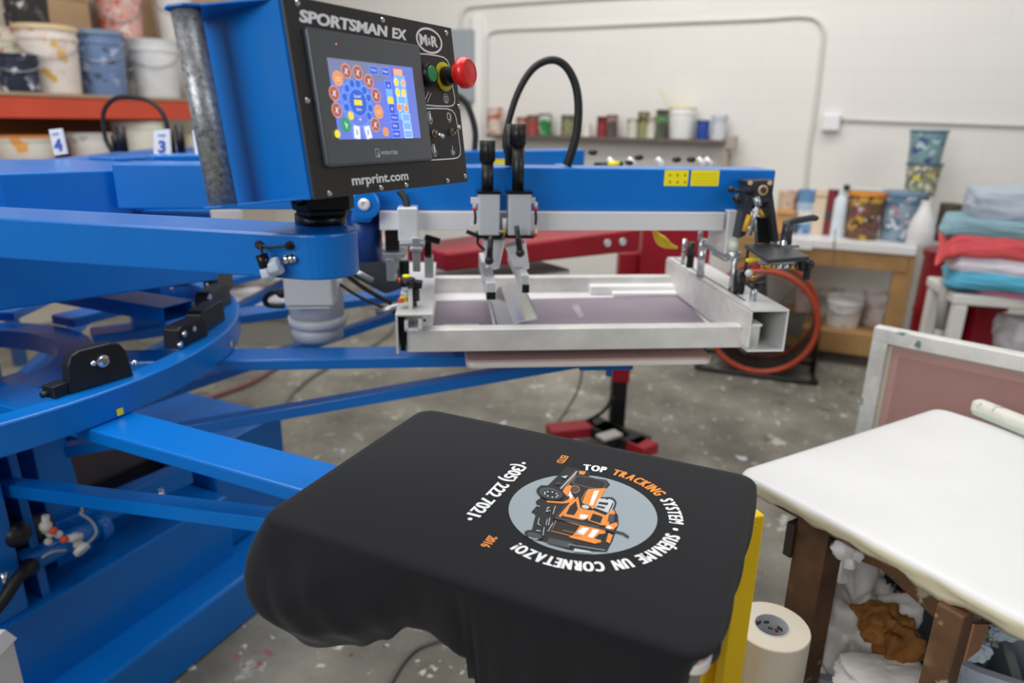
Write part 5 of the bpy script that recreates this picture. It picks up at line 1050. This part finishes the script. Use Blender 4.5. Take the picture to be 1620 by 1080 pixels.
def vessel(kind, label, cat, px0, px1, ytop, base, plane, col, marks=(), lid=None, group=None, taper=1.0, band=None, shape='can', axis='V', handle=False):
    pxm = (px0+px1)/2
    if axis == 'V': top = onV(pxm, ytop, plane); k = plane/ray(pxm, ytop).dot(V)
    else: top = onU(pxm, ytop, plane); k = plane/ray(pxm, ytop).dot(U)
    r = (px1-px0)/2*k/FPX; h = max(.03, top.z-base); c = Vector((top.x, top.y, base))
    t = thing(kind, label, cat, c, group); nm = 'v_%s_%d' % (col, len(bpy.data.materials))
    m1 = paintm(nm, col, marks)
    b = MB()
    if shape == 'can': b.lathe([(r*.97, 0), (r, .004), (r, h*.94), (r*1.02, h*.95), (r*1.02, h), (r*.93, h), (r*.9, h*.96), (.001, h*.96)], c, n=28)
    elif shape == 'bucket': b.lathe([(r*.84, 0), (r*.86, .005), (r*.95, h*.78), (r*1.0, h*.79), (r*1.0, h*.84), (r*.96, h*.85), (r*.97, h*.96), (r*1.01, h), (r*.93, h), (r*.9, h*.9), (.001, h*.9)], c, n=32)
    elif shape == 'spray': b.lathe([(r, 0), (r, h*.78), (r*.75, h*.85), (r*.55, h*.86), (r*.55, h), (r*.3, h), (.001, h)], c, n=24)
    elif shape == 'jug': b.lathe([(r*.9, 0), (r, h*.05), (r, h*.35), (r*.8, h*.6), (r*.42, h*.85), (r*.38, h*.9), (r*.38, h), (.001, h)], c, n=28)
    elif shape == 'glass': b.lathe([(r*.85, 0), (r, h), (r*.92, h), (r*.8, h*.05), (.001, h*.05)], c, n=24)
    b.build('body', m1, t)
    if lid: b = MB(); b.lathe([(r*1.03, h*.93), (r*1.04, h*.935), (r*1.04, h*1.0), (r*.96, h*1.01), (r*.94, h*.995), (.001, h*.995)], c, n=28); b.build('lid', mat('lid_'+lid, lid, .45), t)
    if band: b = MB(); b.lathe([(r*(.92 if shape == 'bucket' else 1.004), h*.22), (r*(.97 if shape == 'bucket' else 1.004), h*.72)], c, n=28, cap=False); b.build('label_wrap', paintm('band_'+band+nm, band, ('E8E4DA',)), t)
    if handle:
        b = MB(); n_ = (O-c); n_.z = 0; n_.normalize(); sd = n_.cross(Z)
        b.tube([c+sd*r*1.0+Z*h*.82, c+sd*r*.8+n_*r*.7+Z*h*.62, c+n_*r*1.06+Z*h*.52, c-sd*r*.8+n_*r*.7+Z*h*.62, c-sd*r*1.0+Z*h*.82], .004, n=6); b.build('bail_handle', STEEL, t)
    return t, c, r, h
G1 = 'paint containers on the pine bench'; bz = BZ+.011
V_b = 4.93
vessel('paint_can', 'small orange and white paint can at left end of the pine bench', 'paint can', 1234, 1262, 302, bz, V_b, 'D8C2AE', ('C4553A', '8E3A2A'), group=G1)
vessel('paint_can', 'blue and white paint can beside the beige carton on pine bench', 'paint can', 1264, 1292, 300, bz, V_b, '6E9CC8', ('3F6FA8', 'DDE6EE'), group=G1, band='A9C3D8')
vessel('paint_can', 'narrow dark red can between beige carton and white spray can', 'paint can', 1311, 1327, 300, bz, V_b, '8A3038', ('4A4E58', '6A2430'), group=G1)
vessel('spray_can', 'tall white spray can left of the orange lidded bucket', 'spray can', 1324, 1344, 300, bz, V_b-.08, 'D5E0E8', (), group=G1, shape='spray')
vessel('paint_bucket', 'dark spattered bucket with bright orange lid on the pine bench', 'bucket', 1345, 1401, 303, bz, V_b-.05, '6A5230', ('C8A040', '3A2A20', 'D8D2C4', '8A4A60'), 'EE962A', G1, shape='bucket')
vessel('paint_bucket', 'blue grey spattered bucket under the two stacked buckets', 'bucket', 1402, 1462, 303, bz, V_b-.02, '8C9FB0', ('5C7C98', 'D9DDE0', 'B87A88'), '6F90AA', G1, shape='bucket')
t2, c2, r2, h2_ = vessel('paint_bucket', 'green and yellow spattered bucket in the middle of the tall stack', 'bucket', 1438, 1489, 258, onV(1463, 309, V_b+.1).z, V_b+.1, '8F9078', ('5A6A48', 'D8C85A', 'B87898', 'E0E0D8'), '5B6B70', G1, shape='bucket')
vessel('paint_bucket', 'teal and purple spattered bucket topmost of the tall stack by the wall', 'bucket', 1444, 1498, 206, c2.z+h2_+.002, V_b+.1, '7FA0A8', ('4E5A8C', 'B8D4D4', '2F8A98'), '4A7A90', G1, shape='bucket')
b = MB(); b.cyl(Vector((c2.x, c2.y, bz+.12)), Vector((c2.x, c2.y, c2.z-.001)), .055); t = thing('paint_tin', 'grey tin propping up the stacked spattered buckets', 'tin', Vector((c2.x, c2.y, bz)), G1)
b.b.free(); b = MB(); b.lathe([(.06, 0), (.06, c2.z-bz-.003), (.05, c2.z-bz-.002)], Vector((c2.x, c2.y, bz)), n=24); b.build('body', mat('tin_grey', '8A9096', .4, .5), t)
vessel('plastic_jug', 'white plastic jug at right end of the pine bench', 'jug', 1447, 1486, 318, bz, V_b-.17, 'E2E3E4', (), group=G1, shape='jug')
vessel('paint_can', 'small mottled dark can at the right end of bench behind the white jug', 'can', 1490, 1522, 322, bz-.0, V_b+.1, '5F5648', ('9A9488', '3A3630'), group=G1)
ct = thing('carton', 'tall beige carton between blue can and dark red can on pine bench', 'carton', onV(1301, 330, V_b), G1); a = onV(1291, 300, V_b-.03); c = onV(1311, 300, V_b-.03)
b = MB(); b.boxf(RF, a.dot(U), c.dot(U), V_b-.03, V_b+.05, bz, a.z); b.build('box', mat('beige_card', 'D9C7AE', .7), ct, bev=.002)
b = MB(); b.boxf(RF, a.dot(U)-.001, c.dot(U)+.001, V_b-.031, V_b-.028, a.z-.05, a.z-.035); b.build('tape', mat('brown_tape', 'B99A70', .4), ct)
cb = thing('cardboard_box', 'small open cardboard box before the left cans on pine bench', 'box', onV(1245, 350, V_b-.12)); a = onV(1228, 332, V_b-.14); c = onV(1258, 332, V_b-.14)
b = MB(); b.boxf(RF, a.dot(U), c.dot(U), V_b-.14, V_b-.05, bz, a.z); b.build('body', mat('kraft_card', 'C79A66', .7), cb, bev=.002)
b = MB(); b.boxf(RF, a.dot(U), c.dot(U), V_b-.155, V_b-.14, a.z-.02, a.z-.015); b.build('flap', mat('kraft_card', 'C79A66', .7), cb)
tray = thing('paint_tray', 'shallow black and white tray resting on the orange lidded bucket', 'tray', onV(1370, 300, V_b-.05)); lz = onV(1373, 303, V_b-.05).z+.004
a = onV(1336, 296, V_b-.05); c = onV(1398, 296, V_b-.05)
b = MB(); b.boxf(RF, a.dot(U), c.dot(U), V_b-.10, V_b+.0, lz, lz+.018); b.build('base', mat('pale_tray', 'C4CCCB', .5), tray, bev=.003)
b = MB(); b.boxf(RF, a.dot(U)-.005, a.dot(U)+.03, V_b-.11, V_b+.0, lz+.002, lz+.03); b.build('grip', BLACK, tray, bev=.003)
# buckets on the lower shelf of the bench
G2 = 'white buckets under the pine bench'
vessel('white_bucket', 'front white bucket on lower shelf of pine bench, nearest the edge', 'bucket', 1312, 1366, 468, sz1+.001, BV+.16, 'E4E3E2', ('CFCBC6',), group=G2, shape='bucket', handle=True)
vessel('white_bucket', 'white bucket behind and left of the front bucket under bench', 'bucket', 1288, 1336, 456, sz1+.001, BV+.42, 'D6D2CC', ('A9A49E', 'C0B0AC'), group=G2, shape='bucket')
vessel('white_bucket', 'pinkish white spattered bucket beside the bench leg, under bench', 'bucket', 1368, 1404, 460, sz1+.001, BV+.30, 'D9D0D0', ('B9A8AC',), group=G2, shape='bucket')
vessel('white_bucket', 'small pinkish cup at far left under the bench beside the fan rim', 'cup', 1262, 1288, 462, sz1+.001, BV+.32, 'D9C6C4', (), group=G2, shape='bucket')
# ================================================================== WALL SHELF
SV = 5.22
sa_ = onV(770, 219, SV-.0); sb_ = onV(1157, 219, SV-.0); SZ = (onV(830, 216, SV).z+onV(1150, 219, SV).z)/2
shf = thing('wall_shelf', 'long narrow dark metal shelf on back wall lined with small cans', 'shelf', RF((sa_.dot(U)+sb_.dot(U))/2, SV, SZ))
GRM = mat('grimy_metal', '6A6058', .5, .4, .15, 12)
b = MB(); b.boxf(RF, sa_.dot(U), sb_.dot(U), SV-.02, WV-.001, SZ-.022, SZ); b.build('board', GRM, shf, bev=.002)
ub_ = sb_.dot(U)
b = MB(); b.boxf(RF, ub_-.05, ub_-.01, SV, SV+.035, SZ-.26, SZ-.023); b.bar(RF(ub_-.03, SV+.02, SZ-.25), RF(ub_-.03, WV-.01, SZ-.10), .03, .02); b.build('bracket', mat('bare_bracket', 'A59C8E', .5, .3), shf, bev=.002)
b = MB(); b.boxf(RF, ub_-.03, ub_+.04, SV-.03, SV+.05, SZ-.06, SZ+.03); b.build('end_stop', mat('bare_bracket', 'A59C8E', .5, .3), shf, bev=.006)
b = MB(); b.boxf(RF, sa_.dot(U)+.1, sa_.dot(U)+.14, SV, WV-.001, SZ-.2, SZ-.023); b.build('bracket', mat('bare_bracket', 'A59C8E', .5, .3), shf)
G3 = 'cans and jars on the wall shelf'; vv = SV+.06
for x0, x1, y, col, marks, lid, band, shape, kind, lab in (
  (770, 795, 170, 'E0D2C8', ('C86A52', 'D9A090'), None, None, 'can', 'paper_cup', 'tall white and pink cup at left end of the wall shelf'),
  (817, 836, 185, 'A88468', ('8A3A38',), None, None, 'can', 'paint_can', 'brown can on the wall shelf just left of the red can'),
  (834, 853, 182, 'B05048', ('8A6A60', 'D8B0A0'), '7A5A50', None, 'can', 'paint_can', 'dull red can beside the bright green can on wall shelf'),
  (852, 873, 180, '2F8A4A', ('E0E4D8', '1F5A34'), '4A5A4A', None, 'can', 'paint_can', 'bright green can with dark lid on the wall shelf'),
  (888, 910, 182, '8A8A68', ('5A5A48', 'B0A878'), '5E6058', None, 'can', 'paint_can', 'olive can half behind the black cable loop'),
  (920, 936, 196, 'E4E2DC', (), None, None, 'glass', 'small_cup', 'small pale cup right of the black cable loop on shelf'),
  (945, 962, 184, '9A3440', ('6A2430', 'D0A8A8'), None, None, 'can', 'paint_can', 'dark red can touching the charcoal can on wall shelf'),
  (960, 978, 182, '5E5654', ('B08A84', '3A3436'), '4A4240', None, 'can', 'paint_can', 'charcoal and pink can right of the dark red can'),
  (992, 1012, 188, 'CFCFC4', ('9A9A88',), None, None, 'glass', 'glass_jar', 'cloudy glass jar standing left of the olive labelled can'),
  (1010, 1028, 177, '9C9A6A', ('5A5A40', 'D8D4A8'), '6A6A58', None, 'can', 'paint_can', 'olive labelled can between two pale jars on wall shelf'),
  (1024, 1040, 184, 'E0DDD4', ('B8A890',), None, None, 'can', 'small_jar', 'small white jar between olive can and dark lidded can'),
  (1039, 1059, 174, '5A5A50', ('6AA060', '4A8A50'), '2A2A2C', None, 'can', 'paint_can', 'dark lidded can with green drips beside the white bucket'),
  (1103, 1123, 190, '2A4AA0', ('1E3478',), None, None, 'can', 'paint_can', 'small blue can right of the white bucket on wall shelf'),
  (1126, 1152, 182, 'D4D8DE', ('B8BEC8',), None, None, 'glass', 'plastic_tub', 'clear plastic tub at the right end of wall shelf')):
    vessel(kind, lab, kind.replace('_', ' ').replace('paint can', 'can'), x0, x1, y, SZ+.001, vv, col, marks, lid, G3, band=band, shape=shape)
tt_, cbk, rbk, hbk = vessel('white_bucket', 'white bucket with yellow rim and a stick on the wall shelf', 'bucket', 1060, 1102, 170, SZ+.001, vv, 'EDEDEA', (), None, G3, shape='bucket')
b = MB(); b.lathe([(rbk*.9, hbk*.985), (rbk*1.02, hbk*1.0), (rbk*.8, hbk*1.04), (.001, hbk*1.03)], cbk, n=24); b.build('yellow_rim', mat('yellow_paint_rim', 'E8D878', .5), tt_)
st = MB().bar(Vector((cbk.x, cbk.y, cbk.z+.03)), onV(1043, 140, vv), .02, .006).build('stir_stick', mat('yellow_wood', 'E0CF8C', .6), org=cbk); tag(st, 'pale yellow stirring stick leaning in the white bucket on wall shelf', 'stick')
# ================================================================== GARMENT STACK AND STOOLS, RIGHT
SY = 3.0
GX = lambda px, py: aty(px, py, SY)
stl = thing('plastic_stool', 'white plastic stool frame under the stack of folded garments', 'stool', Vector((GX(1530, 540).x, SY, 0)))
sz = GX(1560, 466).z; x0 = GX(1511, 480).x
WPL = mat('stained_white_plastic', 'D9D8D2', .5, 0, .05, 8, splat=[(9, .66, .05, 'B9B8A4')])
rt = math.radians(-14)
SF = lambda x, y, z: Vector((x0, SY, 0))+Vector((math.cos(rt), math.sin(rt), 0))*x+Vector((-math.sin(rt), math.cos(rt), 0))*y+Z*z
b = MB(); b.boxf(SF, -.01, .55, 0, .40, sz-.05, sz); b.build('seat', WPL, stl, bev=.012, seg=3)
for lx, ly in ((0, 0), (.48, 0), (0, .34), (.48, .34)): b = MB(); b.boxf(SF, lx, lx+.055, ly, ly+.055, 0, sz-.05); b.build('leg', WPL, stl, bev=.008)
stl2 = thing('plastic_chair', 'grey white plastic chair leg frame left of the garment stool', 'chair', Vector((GX(1495, 500).x, SY+.15, 0)))
b = MB(); b.cyl(aty(1488, 520, SY+.1)*1, aty(1497, 440, SY+.1), .022); p = aty(1488, 520, SY+.1); b.cyl(Vector((p.x-.01, p.y, 0)), p, .022); b.build('leg', mat('grey_white_plastic', 'A9A7A3', .5), stl2)
b = MB(); p = aty(1497, 440, SY+.1); b.bar(p, p+Vector((.35, .1, .0)), .04, .04); b.build('seat_rail', mat('grey_white_plastic', 'A9A7A3', .5), stl2, bev=.008)
def fold(label, x0p, x1p, yb, yt, col, seed, depth=.34, tail=None, extra=0, var=.06):
    from mathutils import noise
    a = GX(x0p, yb); z0 = a.z; z1 = GX(x0p, yt).z; xa = a.x; W2 = (GX(x1p, yb).x-xa)/2
    ex, ey = U, V; hz = (z1-z0)/2; c = a+ex*W2+ey*(depth/2); c.z = (z0+z1)/2
    b = MB(); bmesh.ops.create_icosphere(b.b, subdivisions=5, radius=1)
    for v in b.b.verts:
        p = v.co.copy(); m_ = max(abs(p.x), abs(p.y), abs(p.z)); q = p*(1/m_)**.75
        nn = noise.noise(Vector((p.x*2.2+seed, p.y*2, p.z*2)))*.16+noise.noise(Vector((p.x*5, p.y*4+seed, p.z*5)))*.07
        wr = noise.noise(Vector((p.x*9, p.y*5, seed)))*.10+noise.noise(Vector((p.x*3, p.y*2, seed+4)))*.22
        lx = q.x*W2*(1+nn*.3); ly = q.y*depth/2*(1+nn*.3); lz = q.z*hz*1.04+hz*wr
        if tail and p.x < -.55: k = min(1, (-p.x-.55)/.3)*max(0, 1-abs(q.y+.6)/.7); lz -= k*tail; lx -= k*.015
        v.co = c+ex*lx+ey*ly+Z*lz
    for f in b.b.faces: f.smooth = True
    o = b.build('folded_garment', mat('cotton_'+col, col, .9, 0, var, 20, .3, 200), org=(c.x, c.y, z0)); tag(o, label, 'folded clothes', 'folded garments stacked on the stool'); return o
fold('pink folded garment at the bottom of the stack on white stool', 1538, 1700, 468, 450, 'D68AA0', 1)
fold('sky blue towel-like garment second from the bottom of the stack', 1497, 1705, 456, 428, '5CB6D6', 2, tail=.03)
fold('white folded garment under the coral red one in the stack', 1504, 1705, 432, 402, 'E6E2EC', 3, tail=.02)
fold('coral red folded garment with a sleeve hanging at its left', 1490, 1705, 405, 368, 'E25A60', 4, tail=.10)
fold('teal grey folded garment between coral red and grey ones', 1494, 1705, 374, 345, '82A2AE', 5, tail=.04)
fold('grey folded garment on top of the stack by the back wall', 1534, 1720, 356, 300, 'A9B2BE', 6, depth=.46)
dr = thing('red_drum', 'dark red plastic drum behind the white plastic chair leg', 'drum', Vector((aty(1516, 500, 3.5).x, 3.5, 0)))
p = aty(1516, 400, 3.5); r_ = .15
b = MB(); b.lathe([(r_*.93, 0), (r_, .03), (r_, .28), (r_*1.03, .30), (r_, .32), (r_, .52), (r_*1.03, .54), (r_, .56), (r_*.98, p.z), (.001, p.z)], Vector((p.x, 3.5, 0)), n=40); b.build('body', mat('dark_red_plastic', '7A0818', .35), dr)
b = MB(); b.lathe([(r_*1.05, p.z-.02), (r_*1.05, p.z+.01), (.001, p.z+.012)], Vector((p.x, 3.5, 0)), n=40); b.build('lid', mat('dark_red_plastic', '7A0818', .35), dr)
p = aty(1462, 520, 3.25); b = MB(); b.lathe([(.085, 0), (.10, .16), (.103, .17), (.09, .17), (.075, .01), (.001, .01)], Vector((p.x, p.y, .12)), n=30); t = thing('blue_basin', 'small blue basin on floor before the dark red drum', 'basin', Vector((p.x, p.y, 0))); b.build('bowl', mat('blue_plastic', '2F78B4', .4), t)
b = MB(); b.lathe([(.075, 0), (.08, .12)], Vector((p.x, p.y, 0)), n=24); b.build('base', mat('blue_plastic', '2F78B4', .4), t)
rb = thing('red_crate', 'bright dark red crate behind the white stool legs', 'crate', Vector((aty(1570, 520, 3.2).x, 3.3, 0)))
a = aty(1538, 530, 3.3); c = aty(1592, 484, 3.3)
b = MB(); b.boxf(lambda x, y, z: Vector((x, y, z)), a.x, c.x, 3.3, 3.6, 0, c.z); b.build('body', mat('crimson_plastic', 'A3102A', .4), rb, bev=.01)
b = MB(); b.boxf(lambda x, y, z: Vector((x, y, z)), a.x-.01, c.x+.01, 3.29, 3.61, c.z-.03, c.z+.001); b.build('rim', mat('crimson_plastic', 'A3102A', .4), rb, bev=.006)
blob('white_sack', aty(1615, 530, 3.1), (.10, .10, .10), mat('white_sack_m', 'CFCAD2', .7), 2.2, 'white bulging sack under the garment stool at right frame edge', 'sack', amp=.15)
# ================================================================== RACK AT THE LEFT WALL
RU = -4.3
bm0, bm1 = onU(10, 143, RU), onU(330, 158, RU); RZ = (bm0.z+bm1.z)/2
v0, v1 = onU(-60, 150, RU).dot(V), min(WV-.05, onU(368, 165, RU).dot(V))
rb0 = (onU(10, 186, RU).z+onU(330, 190, RU).z)/2
rack = thing('storage_rack', 'storage rack with red orange beam along the left wall holding paint buckets', 'rack', RF(RU-.4, (v0+v1)/2, 0))
b = MB(); b.boxf(RF, RU-.05, RU, v0, v1, rb0, RZ-.02); b.build('beam', mat('red_orange_beam', 'CB4A30', .5, 0, .08, 5), rack, bev=.004)
b = MB(); b.boxf(RF, WU+.02, RU+.01, v0, v1, RZ-.02, RZ); b.build('shelf_deck', mat('grey_plywood', 'A5917A', .7, 0, .1, 6), rack)
lz_ = onU(40, 252, RU-.15).z
b = MB(); b.boxf(RF, WU+.02, RU+.01, v0, v1, lz_-.04, lz_); b.build('lower_deck', mat('brown_plywood', '8A5A32', .7, 0, .1, 6), rack)
b = MB(); b.boxf(RF, WU+.02, WU+.04, v0, v1, lz_, RZ-.02); b.build('back_panel', mat('dark_brown_board', '7A4418', .7), rack)
for vq in (v0, v1-.08):
    b = MB(); b.boxf(RF, RU-.06, RU-.01, vq, vq+.06, 0, lz_-.04); b.build('upright', mat('blue_upright', '2A4A78', .5), rack)
G4 = 'paint buckets on the rack'; UB = RU-.19
def rv(kind, lab, x0, x1, y, col, marks, lid, up_=UB, base=None, shape='bucket', h=True, cat='bucket'):
    return vessel(kind, lab, cat, x0, x1, y, RZ+.001 if base is None else base, up_, col, marks, lid, G4, shape=shape, axis='U', handle=h)
w1 = rv('paint_bucket', 'large white bucket with yellow and pink drips on the rack beam', 26, 114, 42, 'E9DFD6', ('E0B050', 'DDC8BA', 'E6D0C8'), 'E4C9A0')
rv('paint_bucket', 'small navy black bucket at left frame edge on the rack', -8, 54, 86, '23283C', ('DADDE2', '4A5068'), None, RU-.12)
w0 = rv('paint_bucket', 'pale green spattered bucket behind the small navy bucket', -40, 28, 44, 'CFC9B4', ('9AA878', 'B87A80'), None, UB-.15)
rv('paint_bucket', 'slate blue spattered bucket between two white ones on rack', 112, 190, 50, '6E86B0', ('4E5A70', 'A8B8D0'), '7C90A8')
w2 = rv('paint_bucket', 'grey streaked bucket half hidden between slate blue and white buckets', 183, 212, 72, '8A8078', ('5A5450', 'B0A8A0'), None, UB-.08)
rv('paint_bucket', 'clean white bucket with metal bail right of the slate blue one', 199, 277, 64, 'DDDEE0', ('E4E4E4',), None)
rv('paint_bucket', 'multicolour spattered bucket just left of the grab handle', 272, 300, 70, 'B8A8A0', ('4A4A40', '8A9A3A', 'C8B8C0'), '6A7A30', UB-.05)
rv('paint_bucket', 'white bucket seen between grab handle and blue panel casing', 322, 362, 70, 'D9DAD4', ('C8C4A8',), None)
rv('paint_bucket', 'black spattered bucket on top of the large white bucket', -4, 66, -35, '2C2A2C', ('D8D4CC', '5A5656'), None, w0[1].dot(U)+.07, w0[1].z+w0[3]+.012, h=False)
rv('paint_bucket', 'pink and orange dripped bucket behind the slate blue bucket', 150, 217, -20, 'DDAAA0', ('D86A50', 'EBD8D0', 'E08A40'), None, UB-.30, RZ+.24)
b = MB(); pq = onU(183, 60, UB-.30); b.lathe([(.16, 0), (.16, .238)], Vector((pq.x, pq.y, RZ+.001)), n=28); t = thing('paint_tin', 'brown tin under the pink dripped bucket on rack', 'tin', Vector((pq.x, pq.y, RZ)), G4); b.build('body', mat('brown_tin', '7A6058', .5), t)
rv('paint_bucket', 'plain white bucket stacked high left of the grab handle', 243, 300, -20, 'E2E0DC', (), None, UB-.12, onU(271, 72, UB-.12).z)
pq = onU(271, 72, UB-.12); b = MB(); b.lathe([(.13, 0), (.13, pq.z-RZ-.003)], Vector((pq.x, pq.y, RZ+.001)), n=28); t = thing('paint_tin', 'pale tin carrying the high white bucket on the rack', 'tin', Vector((pq.x, pq.y, RZ)), G4); b.build('body', mat('pale_tin', 'C8C4C0', .5), t)
KR = mat('kraft_box', 'C4A27C', .8, 0, .05, 4)
for x0, x1, yt, lab in ((62, 150, -40, 'kraft cardboard box behind the large white bucket on rack'), (205, 250, -40, 'kraft cardboard box behind the clean white bucket'), (295, 372, -40, 'kraft cardboard box behind the grab handle')):
    up_ = WU+.25; a = onU(x0, 60, up_); c = onU(x1, 60, up_); t = thing('cardboard_box', lab, 'box', RF(up_, (a.dot(V)+c.dot(V))/2, RZ), 'cardboard boxes on the rack')
    zt = onU((x0+x1)/2, yt, up_).z
    b = MB(); b.boxf(RF, WU+.04, up_, a.dot(V)+.01, c.dot(V)-.01, RZ+.001, zt); b.build('body', KR, t, bev=.004)
    b = MB(); b.boxf(RF, WU+.06, up_+.002, a.dot(V)+.03, c.dot(V)-.03, zt-.16, zt-.12); b.build('tape', mat('brown_tape2', 'A8865E', .4), t)
G5 = 'tubs on the lower deck of the rack'
def lv(lab, x0, x1, y, col, marks, lid, up_=RU-.15, kind='tub', shape='bucket'): return vessel(kind, lab, kind, x0, x1, y, lz_+.001, up_, col, marks, lid, G5, shape=shape, axis='U')
lv('wide white tub with orange lid at far left under the rack beam', -14, 80, 214, 'E6E2D8', ('F0B060',), 'E8913A')
lv('low white tub between the orange lidded tub and the cable loop', 104, 172, 210, 'DCD9D4', ('B8B4B0',), 'C8C4C4')
lv('white bucket framed by the black cable loop under rack beam', 178, 256, 192, 'E8E8DC', (), 'DEDED0', RU-.2, 'bucket')
lv('pale yellow green tub left of the grab handle under the beam', 286, 330, 212, 'D5D2B0', ('A0A060',), None)
lv('white tub right of the grab handle under the beam', 346, 376, 206, 'D8D8D4', (), None)
# pale wrapped bundles low by the left wall, seen under the panel arm
for px, py, sz3, lab, col, sd in ((385, 424, (.34, .22, .10), 'off-white bundle with red marks seen just below the blue swing arm', 'D9D2CC', 1.1), (405, 468, (.30, .2, .10), 'white wrapped bundle on floor left of the grey motor', 'D4D0D6', 2.3), (325, 452, (.2, .2, .10), 'pale grey bundle beyond the ring left of the white bundle', 'BDB6B0', 3.3)):
    p = aty(px, py, 4.6); blob('wrapped_bundle', p, sz3, mat('bundle_'+col, col, .8, splat=[(5, .68, .03, 'C05A60')] if sd == 1.1 else None), sd, lab, 'bundle', amp=.15)
zb = aty(405, 468, 4.6).z-.08
pb_ = thing('storage_crate', 'low grey crate far behind the ring carrying the pale wrapped bundles', 'crate', (-1.9, 4.6, 0))
b = MB(); b.boxf(lambda x, y, z: Vector((x, y, z)), -2.5, -1.3, 4.4, 4.9, 0, zb-.02); b.build('body', mat('dull_crate', '8F8B84', .7), pb_, bev=.006)
b = MB(); b.boxf(lambda x, y, z: Vector((x, y, z)), -2.52, -1.28, 4.38, 4.92, zb-.02, zb); b.build('rim', mat('dull_crate_rim', '9C9890', .6), pb_, bev=.006)
# white capped post at lower left edge
p = oc(-6, 1015, .66); t = thing('white_edge_post', 'white plastic post with chamfered top standing before the blue press base', 'post', Vector((p.x-.02, p.y, 0)))
wx = lambda x, y, z: Vector((p.x-.045+x, p.y+y, z))
b = MB(); b.boxf(wx, 0, .045, -.04, .04, 0, p.z-.03); b.build('post', WHITEP, t, bev=.003)
b = MB(); b.hexa([wx(-.004,-.045,p.z-.03), wx(.050,-.045,p.z-.03), wx(.050,.045,p.z-.03), wx(-.004,.045,p.z-.03), wx(.004,-.035,p.z), wx(.038,-.035,p.z), wx(.038,.035,p.z), wx(.004,.035,p.z)]); b.build('cap', WHITEP, t, bev=.002)
